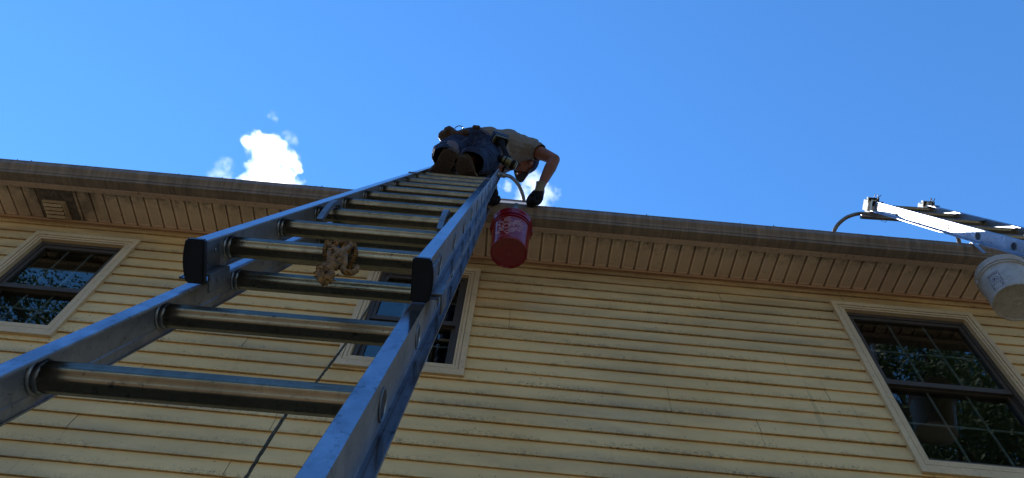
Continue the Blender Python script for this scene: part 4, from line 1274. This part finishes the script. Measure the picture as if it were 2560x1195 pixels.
# ------------------------------------------------------------------ trees across the yard (seen mirrored in the panes)
def m_leaf(name, a, b_):
    m, n, l, b = new_mat(name); t = NT(m)
    oi = t.add('ShaderNodeNewGeometry')
    l.new(t.mix(oi.outputs['Random Per Island'], col(a), col(b_)), b.inputs['Base Color']); b.inputs['Roughness'].default_value = .6
    tr = t.add('ShaderNodeBsdfTranslucent'); tr.inputs['Color'].default_value = (a[0] * 1.4, a[1] * 1.6, a[2], 1)
    mx = t.add('ShaderNodeMixShader'); mx.inputs[0].default_value = .3
    l.new(b.outputs[0], mx.inputs[1]); l.new(tr.outputs[0], mx.inputs[2]); l.new(mx.outputs[0], n['Material Output'].inputs[0])
    return m
MT['leaf'] = m_leaf('tree_leaves', (.020, .034, .010), (.055, .075, .022))
MT['bark'] = plain('tree_bark', (.09, .065, .045), .9, var=.4, scale=8, bump=.5)
def make_tree(seed, h, wd):
    rg = random.Random(seed); limbs = []
    bm = bmesh.new()
    tp = catmull([(0, 0, -.1), (.1, .05, h * .25), (-.1, .1, h * .5), (.05, 0, h * .86)], 6)
    add_tube(bm, tp, [.26 * (1 - .9 * i / (len(tp) - 1)) for i in range(len(tp))], 10)
    tips = [(Vector((0, 0, h * .90)), 1.1)]
    for i in range(26):
        z = h * rg.uniform(.26, .86); a = rg.uniform(0, 6.28); f = (z / h - .26) / .60
        ln = wd * (1 - f * .62) * rg.uniform(.55, 1.05) * (.55 + .9 * min(f * 2.2, 1) if f < .45 else 1)
        p = Vector((0, 0, z)); q = p + Vector((math.cos(a) * ln, math.sin(a) * ln, ln * rg.uniform(.15, .55)))
        mid = p.lerp(q, .5) + Vector((0, 0, ln * .12))
        pt = catmull([p, mid, q], 4); add_tube(bm, pt, [.085 * (1 - .8 * k / (len(pt) - 1)) for k in range(len(pt))], 6)
        tips += [(q, rg.uniform(.6, 1.1)), (mid.lerp(q, .4) + Vector((rg.uniform(-.4, .4), rg.uniform(-.4, .4), .3)), rg.uniform(.5, .9))]
    lb = bmesh.new()
    for c, r in tips:
        for k in range(1000):
            d = Vector((rg.gauss(0, 1), rg.gauss(0, 1), rg.gauss(0, .7))) * r * .62
            p = c + d; s = rg.uniform(.035, .075)
            ax = Vector((rg.gauss(0, 1), rg.gauss(0, 1), rg.gauss(0, .5))).normalized(); by_ = ax.orthogonal().normalized(); by_ = Quaternion(ax, rg.uniform(0, 6.28)) @ by_
            lb.faces.new([lb.verts.new(p - ax * s), lb.verts.new(p + by_ * s * .45), lb.verts.new(p + ax * s), lb.verts.new(p - by_ * s * .45)])
    return bm, lb
TREES = [(-13.2, -6.6, 17.0, 4.2, 'tall leafy tree across the yard mirrored in the left window'), (10.4, -6.4, 18.4, 3.8, 'leafy tree across the yard mirrored in the large right window'),
         (14.6, -8.2, 21.0, 4.4, 'tallest leafy tree across the yard, beyond the right window'), (-3.6, -10.5, 13.4, 3.6, 'leafy tree straight across the yard from the tall ladder'),
         (3.6, -12.0, 13.0, 3.6, 'leafy tree across the yard between its taller neighbours'), (-19.0, -9.5, 20.0, 4.6, 'leafy tree across the yard, farthest from the ladders'),
         (10.0, -10.5, 21.5, 5.0, 'leafy tree standing close behind the one mirrored in the large right window'), (-13.0, -11.5, 21.0, 5.0, 'leafy tree standing close behind the one mirrored in the left window')]
protos = {}
for i, (x, y, h, wd, lb_) in enumerate(TREES):
    r = thing('leafy_tree', lb_, 'tree', (x, y, 0), 'trees across the yard')
    r.rotation_euler.z = i * 1.3
    key = i % 2
    if key not in protos:
        a, b = make_tree(20 + key, 16.0, 3.5)
        for nm, q, mm in (('trunk', a, MT['bark']), ('crown', b, MT['leaf'])):
            me = bpy.data.meshes.new(nm); q.to_mesh(me); q.free(); me.materials.append(mm); protos.setdefault(key, []).append((nm, me))
    for nm, me in protos[key]:
        o = bpy.data.objects.new(nm, me); C.objects.link(o); o.parent = r
    r.scale = (wd / 3.5, wd / 3.5, h / 16.0)

# ------------------------------------------------------------------ clouds: bodies of vapour beyond the roof, lit from behind
CD = 900.0
def cloud(name, label, puffs, dens, amp, nscale, soft=.35, dist=CD):
    sp = []
    for px, py, r in puffs: sp.append((atd(px, py, dist), r * dist / F_PX))
    bm = bmesh.new()
    for c, r in sp: add_cap(bm, c, r * 1.25, c + Vector((0, 0, .01)), r * 1.25, 2)
    me = fused(name, bm, max(2.0, min(r for _, r in sp) * .45), 2)
    m = bpy.data.materials.new(name + '_vapour'); m.use_nodes = True; t = NT(m); t.n.clear()
    out = t.add('ShaderNodeOutputMaterial'); v = t.add('ShaderNodeVolumePrincipled')
    v.inputs['Color'].default_value = (1, 1, 1, 1); v.inputs['Anisotropy'].default_value = .65
    p = t.pos(); f = None
    for c, r in sp:
        d = t.add('ShaderNodeVectorMath', operation='DISTANCE'); t.link(p, d.inputs[0]); d.inputs[1].default_value = tuple(c)
        k = t.math('SUBTRACT', 1.0, t.math('DIVIDE', d.outputs['Value'], r))
        f = k if f is None else t.math('MAXIMUM', f, k)
    nz = t.noise(p, nscale, 8, .68)
    g = t.math('ADD', f, t.math('MULTIPLY', t.math('SUBTRACT', nz, .5), amp))
    t.link(t.math('MULTIPLY', t.ramp(g, .12, .12 + soft), dens), v.inputs['Density'])
    t.link(v.outputs[0], out.inputs['Volume'])
    o = link_mesh(name, me, m, None, tuple(sp[0][0]))
    tag(o, label, 'cloud'); return o
cloud('cloud', 'dense bright white cloud rising behind the gutter left of the tall ladder',
      [(622, 354, 24), (652, 356, 32), (684, 372, 38), (668, 398, 48), (664, 436, 54), (655, 472, 62), (704, 448, 40), (717, 396, 30), (738, 412, 20), (748, 427, 11), (618, 466, 28), (700, 480, 60)], .036, 2.3, .080, .60)
cloud('cloud', 'thin wisp of cloud just left of the dense white cloud', [(562, 412, 22), (552, 432, 26), (566, 448, 24), (530, 442, 16)], .0055, 4.2, .10, .9)
cloud('cloud', 'small thin wisp of cloud above and right of the dense white cloud', [(722, 342, 14), (735, 351, 14), (712, 334, 10)], .0055, 4.2, .12, .9)
cloud('cloud', 'smallest faint wisp of cloud, highest in the sky', [(684, 282, 11), (688, 296, 11), (672, 290, 9)], .0045, 4.2, .14, .9)
cloud('cloud', 'ragged bright cloud seen between the raised arm of the man and the standoff arm', [(1330, 452, 34), (1345, 478, 40), (1375, 482, 26), (1312, 478, 26), (1266, 466, 18), (1310, 505, 34), (1350, 505, 30)], .014, 3.2, .09, .6)

# ------------------------------------------------------------------ litter caught along the gutter lip
rg = random.Random(21); bm = bmesh.new()
for k in range(520):
    x = rg.uniform(-4.2, 4.2)
    if mnoise.noise(Vector((x * 2.1, 5, 0))) + .35 * mnoise.noise(Vector((x * 9, 1, 0))) < rg.uniform(-.25, .45): continue
    p = Vector((x, rg.uniform(2.508, 2.535), zl + rg.uniform(-.001, .004))); s_ = rg.uniform(.003, .010)
    a = rg.uniform(0, 6.28); u = Vector((math.cos(a), math.sin(a) * .7, rg.uniform(-.15, .6))).normalized() * s_; v = u.orthogonal().normalized() * s_ * .45; n_ = u.cross(v).normalized() * .0012
    q = [p - u, p + v, p + u, p - v]
    A = [bm.verts.new(c + n_) for c in q]; B = [bm.verts.new(c - n_) for c in q]
    bm.faces.new(A); bm.faces.new(B[::-1])
    for i in range(4): bm.faces.new((A[i], B[i], B[(i + 1) % 4], A[(i + 1) % 4]))
for k in range(26):
    x = rg.uniform(.3, 4.0); p = Vector((x, 2.514, zl + .002)); d_ = Vector((rg.uniform(-.05, .05), rg.uniform(-.004, .01), rg.uniform(.0, .010)))
    add_tube(bm, [p - d_ * .3, p + d_ * .3 + Vector((0, 0, .002)), p + d_], .0011, 5)
lt = obj('leaf_litter', bm, plain('leaf_litter', (.035, .026, .018), .9, var=.5, scale=80), None, (0, 2.51, zl), smooth=False)
lt['kind'] = 'stuff'; lt['label'] = 'dark crumbled leaf litter caught along the gutter lip'
